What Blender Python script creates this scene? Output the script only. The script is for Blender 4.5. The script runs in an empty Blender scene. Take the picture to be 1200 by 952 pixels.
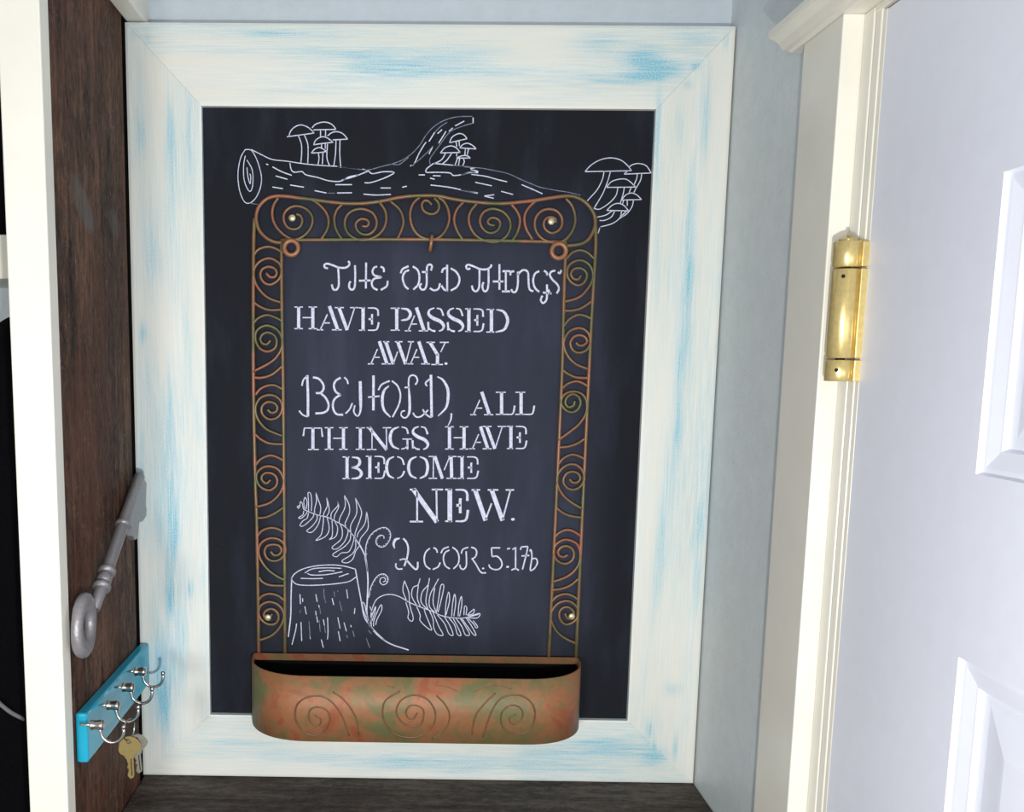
import bpy, bmesh, math, random
from mathutils import Vector, Matrix
random.seed(7)

# ------------------------------------------------------------------ camera
F = 1150.0; PX, PY = 450.77, 583.69           # focal length and optical axis in a 1200x952 frame
CAM = Vector((0.3258, -1.2162, 0.5391))
PITCH, YAW, ROLL = 0.1382, -0.0116, -0.0106
def _axes():
    cp, sp, cy, sy = math.cos(PITCH), math.sin(PITCH), math.cos(YAW), math.sin(YAW)
    f = Vector((sy*cp, cy*cp, -sp)); rt = Vector((cy, -sy, 0)); dn = f.cross(rt)
    c, s = math.cos(ROLL), math.sin(ROLL)
    return c*rt + s*dn, -s*rt + c*dn, f
RT, DN, FW = _axes()
scene = bpy.context.scene
COL = scene.collection
cd = bpy.data.cameras.new('camera'); cam = bpy.data.objects.new('camera', cd); COL.objects.link(cam)
cd.sensor_fit = 'HORIZONTAL'; cd.sensor_width = 36.0; cd.lens = 36.0*F/1200.0
cd.shift_x = (600-PX)/1200.0; cd.shift_y = (PY-476)/1200.0; cd.clip_start = 0.01
M = Matrix.Identity(4)
for i in range(3):
    M[i][0] = RT[i]; M[i][1] = -DN[i]; M[i][2] = -FW[i]; M[i][3] = CAM[i]
cam.matrix_world = M
scene.camera = cam

# ------------------------------------------------------------------ light
scene.view_settings.view_transform = 'Standard'; scene.view_settings.look = 'None'
scene.view_settings.exposure = 0.0; scene.view_settings.gamma = 1.0
scene.view_settings.use_curve_mapping = False
world = bpy.data.worlds.new('room_light'); scene.world = world; world.use_nodes = True
bg = world.node_tree.nodes['Background']; bg.inputs[0].default_value = (0.93, 0.96, 1.0, 1); bg.inputs[1].default_value = 0.36
def lamp(name, kind, loc, energy, color, **kw):
    ld = bpy.data.lights.new(name, kind); ld.energy = energy; ld.color = color
    for k, v in kw.items(): setattr(ld, k, v)
    o = bpy.data.objects.new(name, ld); COL.objects.link(o); o.location = loc; return o
lamp('camera_flash', 'POINT', CAM + Vector((0.045, -0.02, -0.20)), 27.5, (1.0, 0.985, 0.96), shadow_soft_size=0.010)
rl = lamp('room_lamp', 'AREA', (-0.25, -2.3, 0.35), 14.0, (1.0, 0.97, 0.93), shape='DISK', size=0.30)
rl.rotation_euler = (Vector((0.3, 0.0, 0.45)) - rl.location).to_track_quat('-Z', 'Y').to_euler()

# ------------------------------------------------------------------ helpers
def ray(u, v): return RT*((u-PX)/F) + DN*((v-PY)/F) + FW
def onx(u, v, x): d = ray(u, v); return CAM + d*((x-CAM.x)/d.x)
def ony(u, v, y=0.0): d = ray(u, v); return CAM + d*((y-CAM.y)/d.y)
def link(name, me, mat, parent=None, smooth=False):
    o = bpy.data.objects.new(name, me); COL.objects.link(o)
    if mat: me.materials.append(mat)
    if parent: o.parent = parent
    if smooth:
        for p in me.polygons: p.use_smooth = True
    return o
def mesh(name, verts, faces, mat, parent=None, smooth=False):
    me = bpy.data.meshes.new(name); me.from_pydata([tuple(v) for v in verts], [], faces); me.update()
    bm = bmesh.new(); bm.from_mesh(me); bmesh.ops.recalc_face_normals(bm, faces=bm.faces); bm.to_mesh(me); bm.free()
    return link(name, me, mat, parent, smooth)
def from_bm(name, bm, mat, parent=None, smooth=False):
    me = bpy.data.meshes.new(name); bmesh.ops.recalc_face_normals(bm, faces=bm.faces); bm.to_mesh(me); bm.free()
    return link(name, me, mat, parent, smooth)
def empty(name, loc=(0, 0, 0)):
    o = bpy.data.objects.new(name, None); COL.objects.link(o); o.location = loc; o.empty_display_size = 0.02; return o
def adopt(o, parent):                                   # parent while the mesh keeps its world place
    o.parent = parent; o.matrix_parent_inverse = Matrix.Translation(-parent.location) if parent.type == 'EMPTY' else Matrix.Identity(4)
    return o
def tag(o, label, cat, group=None):
    o['label'] = label; o['category'] = cat
    if group: o['group'] = group
    return o
def struct(o): o['kind'] = 'structure'; return o
def box(name, x0, x1, y0, y1, z0, z1, mat, parent=None, bev=0.0, seg=2):
    bm = bmesh.new(); bmesh.ops.create_cube(bm, size=1)
    for v in bm.verts:
        v.co = Vector(((x0+x1)/2+v.co.x*(x1-x0), (y0+y1)/2+v.co.y*(y1-y0), (z0+z1)/2+v.co.z*(z1-z0)))
    if bev: bmesh.ops.bevel(bm, geom=list(bm.edges), offset=bev, segments=seg, affect='EDGES', profile=0.5)
    return from_bm(name, bm, mat, parent)
def smooth_path(pts, n=6, closed=False):
    """Catmull-Rom through points (any dimension, as tuples)."""
    P = [tuple(p) for p in pts]
    if len(P) < 3: return [tuple(p) for p in P]
    out = []; N = len(P)
    for i in range(N-1):
        p0 = P[i-1] if i > 0 else tuple(2*a-b for a, b in zip(P[0], P[1]))
        p1, p2 = P[i], P[i+1]
        p3 = P[i+2] if i+2 < N else tuple(2*a-b for a, b in zip(P[-1], P[-2]))
        for k in range(n):
            t = k/n; t2 = t*t; t3 = t2*t
            out.append(tuple(0.5*(2*b+(c-a)*t+(2*a-5*b+4*c-d)*t2+(3*b-a-3*c+d)*t3) for a, b, c, d in zip(p0, p1, p2, p3)))
    out.append(P[-1]); return out
def tube_geo(path, r, sides=8, cap=True, V=None, Fc=None):
    """Round rod along a 3-D path; r is a number or one radius per point."""
    V = [] if V is None else V; Fc = [] if Fc is None else Fc
    pts = [Vector(p) for p in path]; n = len(pts); base = len(V)
    rs = r if isinstance(r, (list, tuple)) else [r]*n
    tan = [(pts[min(i+1, n-1)]-pts[max(i-1, 0)]).normalized() for i in range(n)]
    ref = Vector((0, 1, 0)) if abs(tan[0].y) < 0.8 else Vector((0, 0, 1))
    nrm = (ref - tan[0]*ref.dot(tan[0])).normalized()
    for i in range(n):
        nrm = nrm - tan[i]*nrm.dot(tan[i]); nrm.normalize()
        b = tan[i].cross(nrm)
        for k in range(sides):
            a = 2*math.pi*k/sides
            V.append(pts[i] + (nrm*math.cos(a)+b*math.sin(a))*rs[i])
    for i in range(n-1):
        for k in range(sides):
            a = base+i*sides+k; c = base+i*sides+(k+1) % sides
            Fc.append((a, c, c+sides, a+sides))
    if cap:
        Fc.append(tuple(base+k for k in range(sides))[::-1]); Fc.append(tuple(base+(n-1)*sides+k for k in range(sides)))
    return V, Fc
def tube(name, path, r, mat, parent=None, sides=8):
    V, Fc = tube_geo(path, r, sides); return mesh(name, V, Fc, mat, parent, True)
def lathe(name, prof, origin, axis, mat, parent=None, sides=20):
    """prof: list of (distance along axis, radius)."""
    o = Vector(origin); a = Vector(axis).normalized()
    return tube(name, [o+a*t for t, _ in prof], [max(rr, 1e-5) for _, rr in prof], mat, parent, sides)
def ring_geo(center, u, v, R, r, n=28, sides=8, arc=None):
    a0, a1 = arc if arc else (0, 2*math.pi)
    V = []; Fc = []; w = u.cross(v).normalized(); closed = arc is None
    m = n if closed else n+1
    for i in range(m):
        t = a0+(a1-a0)*i/n; d = u*math.cos(t)+v*math.sin(t)
        for k in range(sides):
            s = 2*math.pi*k/sides; V.append(center+d*(R+r*math.cos(s))+w*(r*math.sin(s)))
    for i in range(n):
        for k in range(sides):
            a = i*sides+k; b = i*sides+(k+1) % sides
            j = ((i+1) % m)*sides
            Fc.append((a, b, j+(k+1) % sides, j+k))
    return V, Fc

# ------------------------------------------------------------------ materials
def srgb(r, g, b):
    return tuple((c/255/12.92) if c/255 <= 0.04045 else ((c/255+0.055)/1.055)**2.4 for c in (r, g, b)) + (1,)
class NT:
    def __init__(s, name, rough=0.6, metal=0.0, spec=0.5):
        s.m = bpy.data.materials.new(name); s.m.use_nodes = True; s.t = s.m.node_tree; s.b = s.t.nodes['Principled BSDF']
        s.b.inputs['Roughness'].default_value = rough; s.b.inputs['Metallic'].default_value = metal
        s.b.inputs['Specular IOR Level'].default_value = spec
    def n(s, kind, **kw):
        nd = s.t.nodes.new(kind)
        for k, v in kw.items(): setattr(nd, k, v)
        return nd
    def l(s, a, b): s.t.links.new(a, b)
    def col(s, c): s.b.inputs['Base Color'].default_value = c; return s
    def coords(s, scale=(1, 1, 1)):
        tc = s.n('ShaderNodeTexCoord'); mp = s.n('ShaderNodeMapping'); mp.inputs['Scale'].default_value = scale
        s.l(tc.outputs['Object'], mp.inputs['Vector']); return mp.outputs['Vector']
    def noise(s, scale, vec=None, detail=4, rough=0.55, dist=0.0):
        nd = s.n('ShaderNodeTexNoise'); nd.inputs['Scale'].default_value = scale; nd.inputs['Detail'].default_value = detail
        nd.inputs['Roughness'].default_value = rough; nd.inputs['Distortion'].default_value = dist
        if vec is not None: s.l(vec, nd.inputs['Vector'])
        return nd.outputs['Fac']
    def ramp(s, fac, stops):
        r = s.n('ShaderNodeValToRGB'); e = r.color_ramp.elements
        while len(e) > 1: e.remove(e[-1])
        e[0].position, e[0].color = stops[0]
        for p, c in stops[1:]:
            x = e.new(p); x.color = c
        s.l(fac, r.inputs[0]); return r.outputs['Color']
    def math(s, op, a, b=None, clamp=False):
        m = s.n('ShaderNodeMath', operation=op, use_clamp=clamp)
        for i, v in enumerate((a, b)):
            if v is None: continue
            if isinstance(v, (int, float)): m.inputs[i].default_value = v
            else: s.l(v, m.inputs[i])
        return m.outputs[0]
    def mix(s, fac, a, b, mode='MIX'):
        m = s.n('ShaderNodeMix', data_type='RGBA', blend_type=mode)
        for i, v in ((0, fac), (6, a), (7, b)):
            if isinstance(v, (int, float, tuple)): m.inputs[i].default_value = v
            else: s.l(v, m.inputs[i])
        return m.outputs[2]
    def base(s, c): s.l(c, s.b.inputs['Base Color']); return s
    def bump(s, h, strength=0.2, dist=0.001):
        b = s.n('ShaderNodeBump'); b.inputs['Strength'].default_value = strength; b.inputs['Distance'].default_value = dist
        s.l(h, b.inputs['Height']); s.l(b.outputs[0], s.b.inputs['Normal']); return s
def attr(s, name): a = s.n('ShaderNodeAttribute', attribute_name=name); return a.outputs['Fac']
W1 = (1, 1, 1, 1); K0 = (0, 0, 0, 1)

def m_plain(name, c, rough=0.6, metal=0.0, spec=0.5, var=0.04, scale=30, bump=0.0):
    s = NT(name, rough, metal, spec); f = s.noise(scale, s.coords(), 3)
    a = tuple(max(0, x*(1-var)) for x in c[:3])+(1,); b = tuple(min(1, x*(1+var)) for x in c[:3])+(1,)
    s.base(s.ramp(f, [(0.3, a), (0.7, b)]))
    if bump: s.bump(f, bump, 0.0005)
    return s.m
def m_cream_trim(): return m_plain('cream_gloss_paint', srgb(230, 228, 217), 0.38, var=0.03, scale=18, bump=0.15)
def m_wall(name, c, bump=0.5):
    s = NT(name, 0.40); v = s.coords(); f = s.noise(210, v, 3, 0.6); g = s.noise(45, v, 3)
    s.base(s.ramp(g, [(0.3, tuple(x*0.96 for x in c[:3])+(1,)), (0.7, tuple(min(1, x*1.04) for x in c[:3])+(1,))]))
    s.bump(s.math('ADD', s.ramp(f, [(0.55, K0), (0.72, W1)]), s.math('MULTIPLY', g, 0.5)), bump, 0.0009); return s.m
def m_dark_wood(name, grain, lo, hi, fleck=True):
    s = NT(name, 0.62, spec=0.18); Zg = grain == 'Z'
    v = s.coords((1.0, 1.0, 0.07) if Zg else (0.07, 1.0, 1.0)); v1 = s.coords()
    v2 = s.coords((1, 1, 0.22) if Zg else (0.22, 1, 1))
    f = s.noise(95, v, 6, 0.7, 0.4); big = s.noise(20, v2, 4, 0.6, 0.8); fine = s.noise(330, s.coords((1, 1, 0.45) if Zg else (0.45, 1, 1)), 4, 0.75); mid = s.noise(110, s.coords((1, 1, 0.42) if Zg else (0.42, 1, 1)), 6, 0.8)
    t = s.math('ADD', s.math('MULTIPLY', f, 0.28), s.math('ADD', s.math('MULTIPLY', big, 0.30), s.math('MULTIPLY', mid, 0.42)))
    c = s.ramp(t, [(0.43, lo), (0.5, tuple((a+b)*0.38 for a, b in zip(lo, hi))), (0.575, hi)])
    red = s.ramp(s.noise(10, s.coords((1, 1, 0.35)), 3), [(0.42, K0), (0.60, W1)])
    c = s.mix(s.math('MULTIPLY', s.math('MULTIPLY', red, mid), 0.9 if fleck else 0.2), c, srgb(92, 50, 34))
    fl = s.math('MULTIPLY', s.ramp(fine, [(0.56, K0), (0.66, W1)]), s.ramp(s.noise(24, v1, 3), [(0.40, K0), (0.62, W1)]))
    c = s.mix(s.math('MULTIPLY', fl, 0.60 if fleck else 0.35), c, srgb(158, 146, 136))
    if fleck:
        k = attr(s, 'knot'); c = s.mix(s.math('MULTIPLY', k, s.math('ADD', 0.45, s.math('MULTIPLY', mid, 0.7)), True), c, srgb(104, 106, 108))
    s.base(c); s.bump(s.math('ADD', s.math('ADD', f, mid), fine), 0.8, 0.0030); return s.m
def m_frame():
    """cream paint dry-brushed over turquoise: streaks follow the grain, worn places come from the attribute 'worn'."""
    out = []
    for nm, st, st2 in (('distressed_paint_upright', (1, 1, 0.05), (1, 1, 0.015)), ('distressed_paint_level', (0.05, 1, 1), (0.015, 1, 1))):
        s = NT(nm, 0.5); a = attr(s, 'worn')
        f = s.noise(330, s.coords(st), 5, 0.65); g = s.noise(900, s.coords(st2), 3, 0.6); h = s.noise(38, s.coords(st), 4, 0.6)
        str_ = s.math('ADD', s.math('MULTIPLY', f, 0.55), s.math('MULTIPLY', g, 0.45))
        streak = s.ramp(str_, [(0.36, K0), (0.62, W1)])
        wide = s.ramp(h, [(0.35, K0), (0.7, W1)])
        k = s.math('MULTIPLY', a, s.math('ADD', 0.32, s.math('MULTIPLY', streak, 1.0)))
        k = s.math('MULTIPLY', k, s.math('ADD', 0.55, s.math('MULTIPLY', wide, 0.6)))
        k2 = s.math('MULTIPLY', s.math('ADD', s.math('MULTIPLY', wide, streak), s.math('MULTIPLY', s.ramp(s.noise(9, s.coords((1, 1, 0.3) if st[2] < 1 else (0.3, 1, 1)), 3), [(0.42, K0), (0.62, W1)]), streak)), 0.36)      # thin overall wash of blue
        k = s.math('ADD', k, k2, True)
        cream = s.ramp(h, [(0.3, srgb(234, 233, 222)), (0.7, srgb(241, 241, 234))])
        s.base(s.mix(s.math('MULTIPLY', s.math('MINIMUM', k, 1.0), s.math('ADD', 0.56, s.math('MULTIPLY', s.ramp(s.noise(620, s.coords(), 3, 0.7), [(0.40, K0), (0.58, W1)]), 0.46))), cream, srgb(112, 194, 220)))
        s.bump(s.math('ADD', f, g), 0.12, 0.0006); out.append(s.m)
    return out
def m_chalkboard():
    s = NT('chalkboard_paint', 0.78, spec=0.18)
    v = s.coords((1, 1, 0.25)); d = s.noise(26, v, 5, 0.6); e = s.noise(7, s.coords(), 3); g = s.noise(600, s.coords(), 2)
    dust = s.math('MULTIPLY', attr(s, 'dust'), s.math('ADD', 0.6, s.math('MULTIPLY', d, 0.8)))
    k = s.math('ADD', s.math('MULTIPLY', dust, 0.75), s.math('MULTIPLY', s.ramp(d, [(0.5, K0), (0.8, W1)]), 0.22), True)
    c = s.mix(k, srgb(19, 22, 28), srgb(66, 71, 90))
    s.base(s.mix(s.math('MULTIPLY', s.ramp(g, [(0.70, K0), (0.76, W1)]), 0.25), c, srgb(130, 132, 145)))
    s.bump(g, 0.1, 0.0004); return s.m
def m_chalk(name, c1, c2):
    s = NT(name, 0.9, spec=0.2); f = s.noise(420, s.coords(), 3, 0.7); s.base(s.ramp(f, [(0.32, c1), (0.6, c2)])); return s.m
def m_copper(name, rough=0.55, metal=0.10, dark=False):
    s = NT(name, rough, metal); v = s.coords()
    f = s.noise(17, v, 4, 0.62, 0.6); g = s.noise(150, v, 4, 0.7); h = s.noise(30, s.coords((1, 1, 1)), 5, 0.6, 0.4)
    wire_ = dark
    stops = [(0.40, srgb(92, 92, 58)), (0.48, srgb(114, 94, 64)), (0.56, srgb(134, 94, 68)), (0.66, srgb(150, 96, 74))] if wire_ else \
            [(0.38, srgb(112, 110, 70)), (0.44, srgb(136, 108, 72)), (0.50, srgb(152, 108, 72)), (0.57, srgb(162, 106, 72)), (0.62, srgb(158, 90, 60))]
    c = s.ramp(f, stops)
    c = s.mix(s.math('MULTIPLY', s.ramp(h, [(0.56, K0), (0.64, W1)]), 0.5), c, srgb(108, 118, 76))
    c = s.mix(s.math('MULTIPLY', s.ramp(g, [(0.45, K0), (0.75, W1)]), 0.30), c, srgb(96, 74, 52))
    s.base(c); s.bump(g, 0.08, 0.0005); return s.m
def m_metal(name, c, rough=0.3, bump=0.0, scale=200, metal=1.0):
    s = NT(name, rough, metal); f = s.noise(scale, s.coords(), 3, 0.6)
    s.base(s.ramp(f, [(0.3, tuple(x*0.85 for x in c[:3])+(1,)), (0.7, c)]))
    if bump: s.bump(f, bump, 0.001)
    return s.m
CREAM = m_cream_trim()
WALLB = m_wall('pale_blue_grey_wall', srgb(196, 207, 216), 0.25)
WALLR = m_wall('blue_grey_textured_wall', srgb(206, 214, 217), 0.45)
WOOD = m_dark_wood('dark_rough_wood', 'Z', srgb(18, 10, 7), srgb(116, 84, 66))
SHELFW = m_dark_wood('dark_shelf_wood', 'X', srgb(40, 34, 31), srgb(98, 90, 84), False)
PAINT_V, PAINT_H = m_frame()
BOARD = m_chalkboard()
CHALK = m_chalk('white_chalk', srgb(186, 193, 220), srgb(226, 231, 250))
CHALKF = m_chalk('faint_chalk', srgb(92, 97, 116), srgb(140, 146, 168))
COPPER = m_copper('patina_copper'); WIRE = m_copper('patina_copper_wire', 0.40, 0.20, True)
AGED = m_plain('aged_copper', srgb(112, 82, 54), 0.4, 0.2, var=0.15, scale=120)
EYELET = m_plain('bare_copper', srgb(152, 106, 76), 0.4, 0.25, var=0.15)
SHADE = m_plain('shade_black', srgb(10, 9, 8), 0.8, spec=0.1)  # near-black colour standing in for shade in the trough and the gap
BRASS = m_metal('polished_brass', srgb(226, 204, 138), 0.30, metal=0.6)
KEYBRASS = m_metal('worn_brass', srgb(128, 112, 66), 0.45, 0.2, 400, 0.6)
STEEL = m_metal('brushed_nickel', srgb(205, 202, 196), 0.25)
PEWTER = m_metal('hammered_pewter', srgb(156, 153, 157), 0.42, 0.7, 260, 0.45)
SCREW = m_metal('pale_brass_screw', srgb(226, 220, 178), 0.35, metal=0.6)
TEAL = m_plain('glossy_turquoise_paint', srgb(30, 160, 192), 0.16, spec=0.35, var=0.05, scale=40)
DOORW = m_plain('white_door_paint', srgb(226, 230, 243), 0.42, var=0.015, scale=60, bump=0.05)
BLACK = m_plain('black_fabric', srgb(9, 9, 13), 0.95, spec=0.08, var=0.3, scale=300, bump=0.4)
FLOORM = m_plain('brown_floor', srgb(120, 100, 82), 0.5, var=0.12, scale=8)
GREYCORD = m_plain('grey_cord', srgb(120, 120, 124), 0.7, var=0.4, scale=900)
DARK = m_plain('dark_gap_board', srgb(30, 22, 20), 0.9)

# ------------------------------------------------------------------ the setting
FZ = -1.21; TOP = 1.25                              # floor and the height the walls are built to
XR = 0.718                                          # face of the right-hand wall
FRONT_W = -0.334                                    # near edge of the door casing
struct(box('floor', -1.2, 1.6, -2.6, 0.10, FZ-0.05, FZ, FLOORM))
struct(box('wall_back', -1.2, XR+0.12, 0.024, 0.12, FZ, TOP, WALLB))
wr = struct(box('wall_right', XR, XR+0.11, -0.352, 0.024, FZ, TOP, WALLR))
adopt(box('wall_over_door', XR, XR+0.11, -1.16, -0.352, 0.84, TOP, WALLR), wr)
adopt(box('wall_beyond_door', XR, XR+0.11, -2.2, -1.16, FZ, TOP, WALLR), wr)

# rough wooden partition on the left: a board on a darker core, its front edge capped with painted lumber
Y0, Y1 = -0.2655, -0.0155
def grid_slab(name, corner, eu, ev, nu, nv, thick, mat, parent=None, fn=None, aname=None):
    """A board with a finely divided face (for a per-vertex attribute) and real thickness."""
    V = []; Fc = []
    for j in range(nv+1):
        for i in range(nu+1): V.append(corner + eu*(i/nu) + ev*(j/nv))
    for j in range(nv):
        for i in range(nu):
            a = j*(nu+1)+i; Fc.append((a, a+1, a+nu+2, a+nu+1))
    edge = [i for i in range(nu+1)] + [j*(nu+1)+nu for j in range(1, nv+1)] + [nv*(nu+1)+i for i in range(nu-1, -1, -1)] + [j*(nu+1) for j in range(nv-1, 0, -1)]
    b = len(V)
    for k in edge: V.append(V[k] + thick)
    n = len(edge)
    for k in range(n): Fc.append((edge[k], edge[(k+1) % n], b+(k+1) % n, b+k))
    Fc.append(tuple(b+k for k in range(n)))
    o = mesh(name, V, Fc, mat, parent)
    if fn:
        at = o.data.attributes.new(aname, 'FLOAT', 'POINT')
        at.data.foreach_set('value', [fn(v.co) for v in o.data.vertices])
    return o
ka, kb = onx(83, 208, 0), onx(110, 269, 0); kc = (ka+kb)/2; kd = (kb-ka); kl = kd.length/2; kd.normalize(); kn = Vector((0, -kd.z, kd.y))
k2 = onx(134, 262, 0)
def knot(co):
    p = co-kc; a = p.dot(kd)/kl; b = p.dot(kn)/0.017
    r = math.sqrt(a*a+b*b); v = max(0.0, min(1.0, (1.08-r)/0.22))*(0.55+0.45*max(0, a))
    q = co-k2; r2 = math.sqrt((q.y/0.022)**2+(q.z/0.016)**2); return max(v, 0.45*max(0.0, min(1.0, (1-r2)/0.3)))
wl = struct(grid_slab('wall_left', Vector((0.0, Y1, FZ)), Vector((0, Y0-Y1, 0)), Vector((0, 0, TOP-FZ)), 50, 300, Vector((-0.018, 0, 0)), WOOD, None, knot, 'knot'))
adopt(box('partition_core', -0.035, -0.0185, Y0, 0.0235, FZ, TOP, DARK), wl)
adopt(box('gap_shade', -0.0184, -0.0004, 0.0030, 0.0234, FZ, TOP, SHADE), wl)  # added black strip, paints the shade of the gap beside the frame
struct(box('trim_1', -0.0375, 0.0012, Y0-0.024, Y0-0.0002, FZ, TOP, CREAM, None, 0.0015))          # painted cap on the partition's front edge
struct(box('trim_2', 0.0003, 0.0235, Y0, 0.0235, 0.9335, 0.975, CREAM, None, 0.002))               # cleat along the top of the partition

# shelf that the board stands on
sh = box('shelf', 0.0006, XR-0.0005, Y0-0.02, 0.0235, -0.0400, -0.0004, SHELFW, None, 0.002)
tag(sh, 'dark brown stained wooden shelf below the framed chalkboard', 'shelf')

# door casing, head moulding, jamb and door in the right-hand wall
XC = XR-0.019
struct(box('trim_3', XC, XR, FRONT_W, -0.2515, FZ, 0.8345, CREAM, None, 0.0012))
tm = box('trim_4', XC, XR, -1.27, -0.2515, 0.8535, 0.965, CREAM, None, 0.0012); struct(tm)
# moulding below the head board
prof = [(0, 0.8345), (-0.0205, 0.8345), (-0.0235, 0.8365), (-0.0285, 0.8370), (-0.0300, 0.8385), (-0.0330, 0.8425), (-0.0380, 0.8455), (-0.0415, 0.8465), (-0.0430, 0.8485), (-0.0430, 0.8535), (0, 0.8535)]
def extrude_y(name, prof, xo, y0, y1, mat, parent=None):
    V = [(xo+a, y, z) for y in (y0, y1) for a, z in prof]; n = len(prof)
    Fc = [(k, (k+1) % n, n+(k+1) % n, n+k) for k in range(n)] + [tuple(range(n)), tuple(range(n, 2*n))[::-1]]
    return mesh(name, V, Fc, mat, parent)
struct(extrude_y('trim_5', prof, XR, -1.30, -0.2260, CREAM))
# jamb: boards with a little rebate line between them, seen edge-on
jb = struct(box('trim_6', XR-0.0015, XR+0.10, -0.3520, FRONT_W-0.0006, FZ, 0.8340, CREAM, None, 0.0012))
adopt(box('door_stop', XR-0.0003, XR+0.10, -0.3630, -0.3521, FZ, 0.8300, CREAM, None, 0.0010), jb)
adopt(box('jamb_edge', XR+0.0006, XR+0.10, -0.3700, -0.3631, FZ, 0.8270, CREAM, None, 0.0008), jb)
adopt(box('head_jamb', XR-0.0015, XR+0.10, -1.16, -0.3530, 0.8285, 0.8343, CREAM, None, 0.0008), jb)

DX = XR+0.0005; DY0, DY1 = -0.3715, -1.135; DZ0, DZ1 = FZ+0.008, 0.8255
door = empty('door_1', (DX, DY0, FZ)); struct(door)
cols = [(-0.5500, -0.7200), (-0.7865, -0.9565)]; rows = [(0.4677, 0.6655), (-0.360, 0.3395), (-0.980, -0.500)]
def dbox(name, y0, y1, z0, z1): return adopt(box(name, DX, DX+0.035, y0, y1, z0, z1, DOORW), door)
dbox('stile', cols[0][0], DY0, DZ0, DZ1); dbox('stile', DY1, cols[1][1], DZ0, DZ1); dbox('stile', cols[1][0], cols[0][1], DZ0, DZ1)
zs = [DZ1, rows[0][1], rows[0][0], rows[1][1], rows[1][0], rows[2][1], rows[2][0], DZ0]
for a, b in ((0, 1), (2, 3), (4, 5), (6, 7)):
    for c in cols: dbox('rail', c[1], c[0], zs[b], zs[a])
pp = [(0, 0), (0.0016, 0.0034), (0.0050, 0.0035), (0.0150, 0.0056), (0.0168, 0.0058), (0.0188, 0.0092), (0.0260, 0.0094), (0.0500, 0.0050), (0.0530, 0.0046)]
for c in cols:
    for r in rows:
        V = []; Fc = []
        for d, x in pp:
            V += [(DX+x, c[0]-d, r[0]+d), (DX+x, c[1]+d, r[0]+d), (DX+x, c[1]+d, r[1]-d), (DX+x, c[0]-d, r[1]-d)]
        for i in range(len(pp)-1):
            for k in range(4): Fc.append((4*i+k, 4*i+(k+1) % 4, 4*i+4+(k+1) % 4, 4*i+4+k))
        b = 4*(len(pp)-1); Fc.append((b, b+1, b+2, b+3))
        nb = len(V); V += [(DX+0.030, *v[1:]) for v in V[:4]]
        for k in range(4): Fc.append((k, (k+1) % 4, nb+(k+1) % 4, nb+k))
        Fc.append((nb, nb+1, nb+2, nb+3))
        adopt(mesh('panel', V, Fc, DOORW), door)
# spring hinge at the casing edge
HR = 0.0116; hc = onx(993, 300, XR-0.0120); HX, HY = XR-0.0120, hc.y
hz1 = onx(991, 284, HX).z; hz0 = onx(985, 447, HX).z
za = onx(991, 315, HX).z; zb = onx(986, 421, HX).z
hinge = None
def barrel(name, z0, z1):
    return lathe(name, [(0, HR*0.3), (0, HR-0.0006), (0.0006, HR), (z1-z0-0.0006, HR), (z1-z0, HR-0.0006), (z1-z0, HR*0.3)], (HX, HY, z0), (0, 0, 1), BRASS, None, 32)
hinge = adopt(barrel('hinge', zb+0.0008, za-0.0008), door); hinge['label'] = 'polished brass spring hinge barrel'
for z0, z1 in ((za+0.0008, hz1), (hz0, zb-0.0008)): barrel('knuckle', z0, z1).parent = hinge
lathe('hinge_pin', [(0, 0.004), (hz1-hz0-0.004, 0.004), (hz1-hz0-0.004, 0.0001)], (HX, HY, hz0+0.002), (0, 0, 1), DARK, None, 12).parent = hinge
lathe('pin_tip', [(0, 0.0085), (0.0018, 0.008), (0.0030, 0.004), (0.0030, 0.0016), (0.0062, 0.0014), (0.0066, 0.0004)], (HX, HY, hz1), (0, 0, 1), BRASS, None, 16).parent = hinge
for z0, z1 in ((za+0.0008, hz1-0.001), (zb+0.0008, za-0.0008), (hz0, zb-0.0008)):
    box('leaf', XR-0.0050, XR+0.0012, HY-HR-0.0012, HY-HR+0.006, z0, z1, BRASS, None, 0.0006).parent = hinge
for (u, v) in ((996, 323), (987.5, 434)):
    p = onx(u, v, HX-0.004); d = Vector((-0.55, -0.83, 0)).normalized()
    c = Vector((HX, HY, p.z)) + d*(HR-0.0004)
    lathe('pin_hole', [(0, 0.0001), (0, 0.0016), (0.0006, 0.0016), (0.0006, 0.0001)], c, d, DARK, None, 12).parent = hinge

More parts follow.
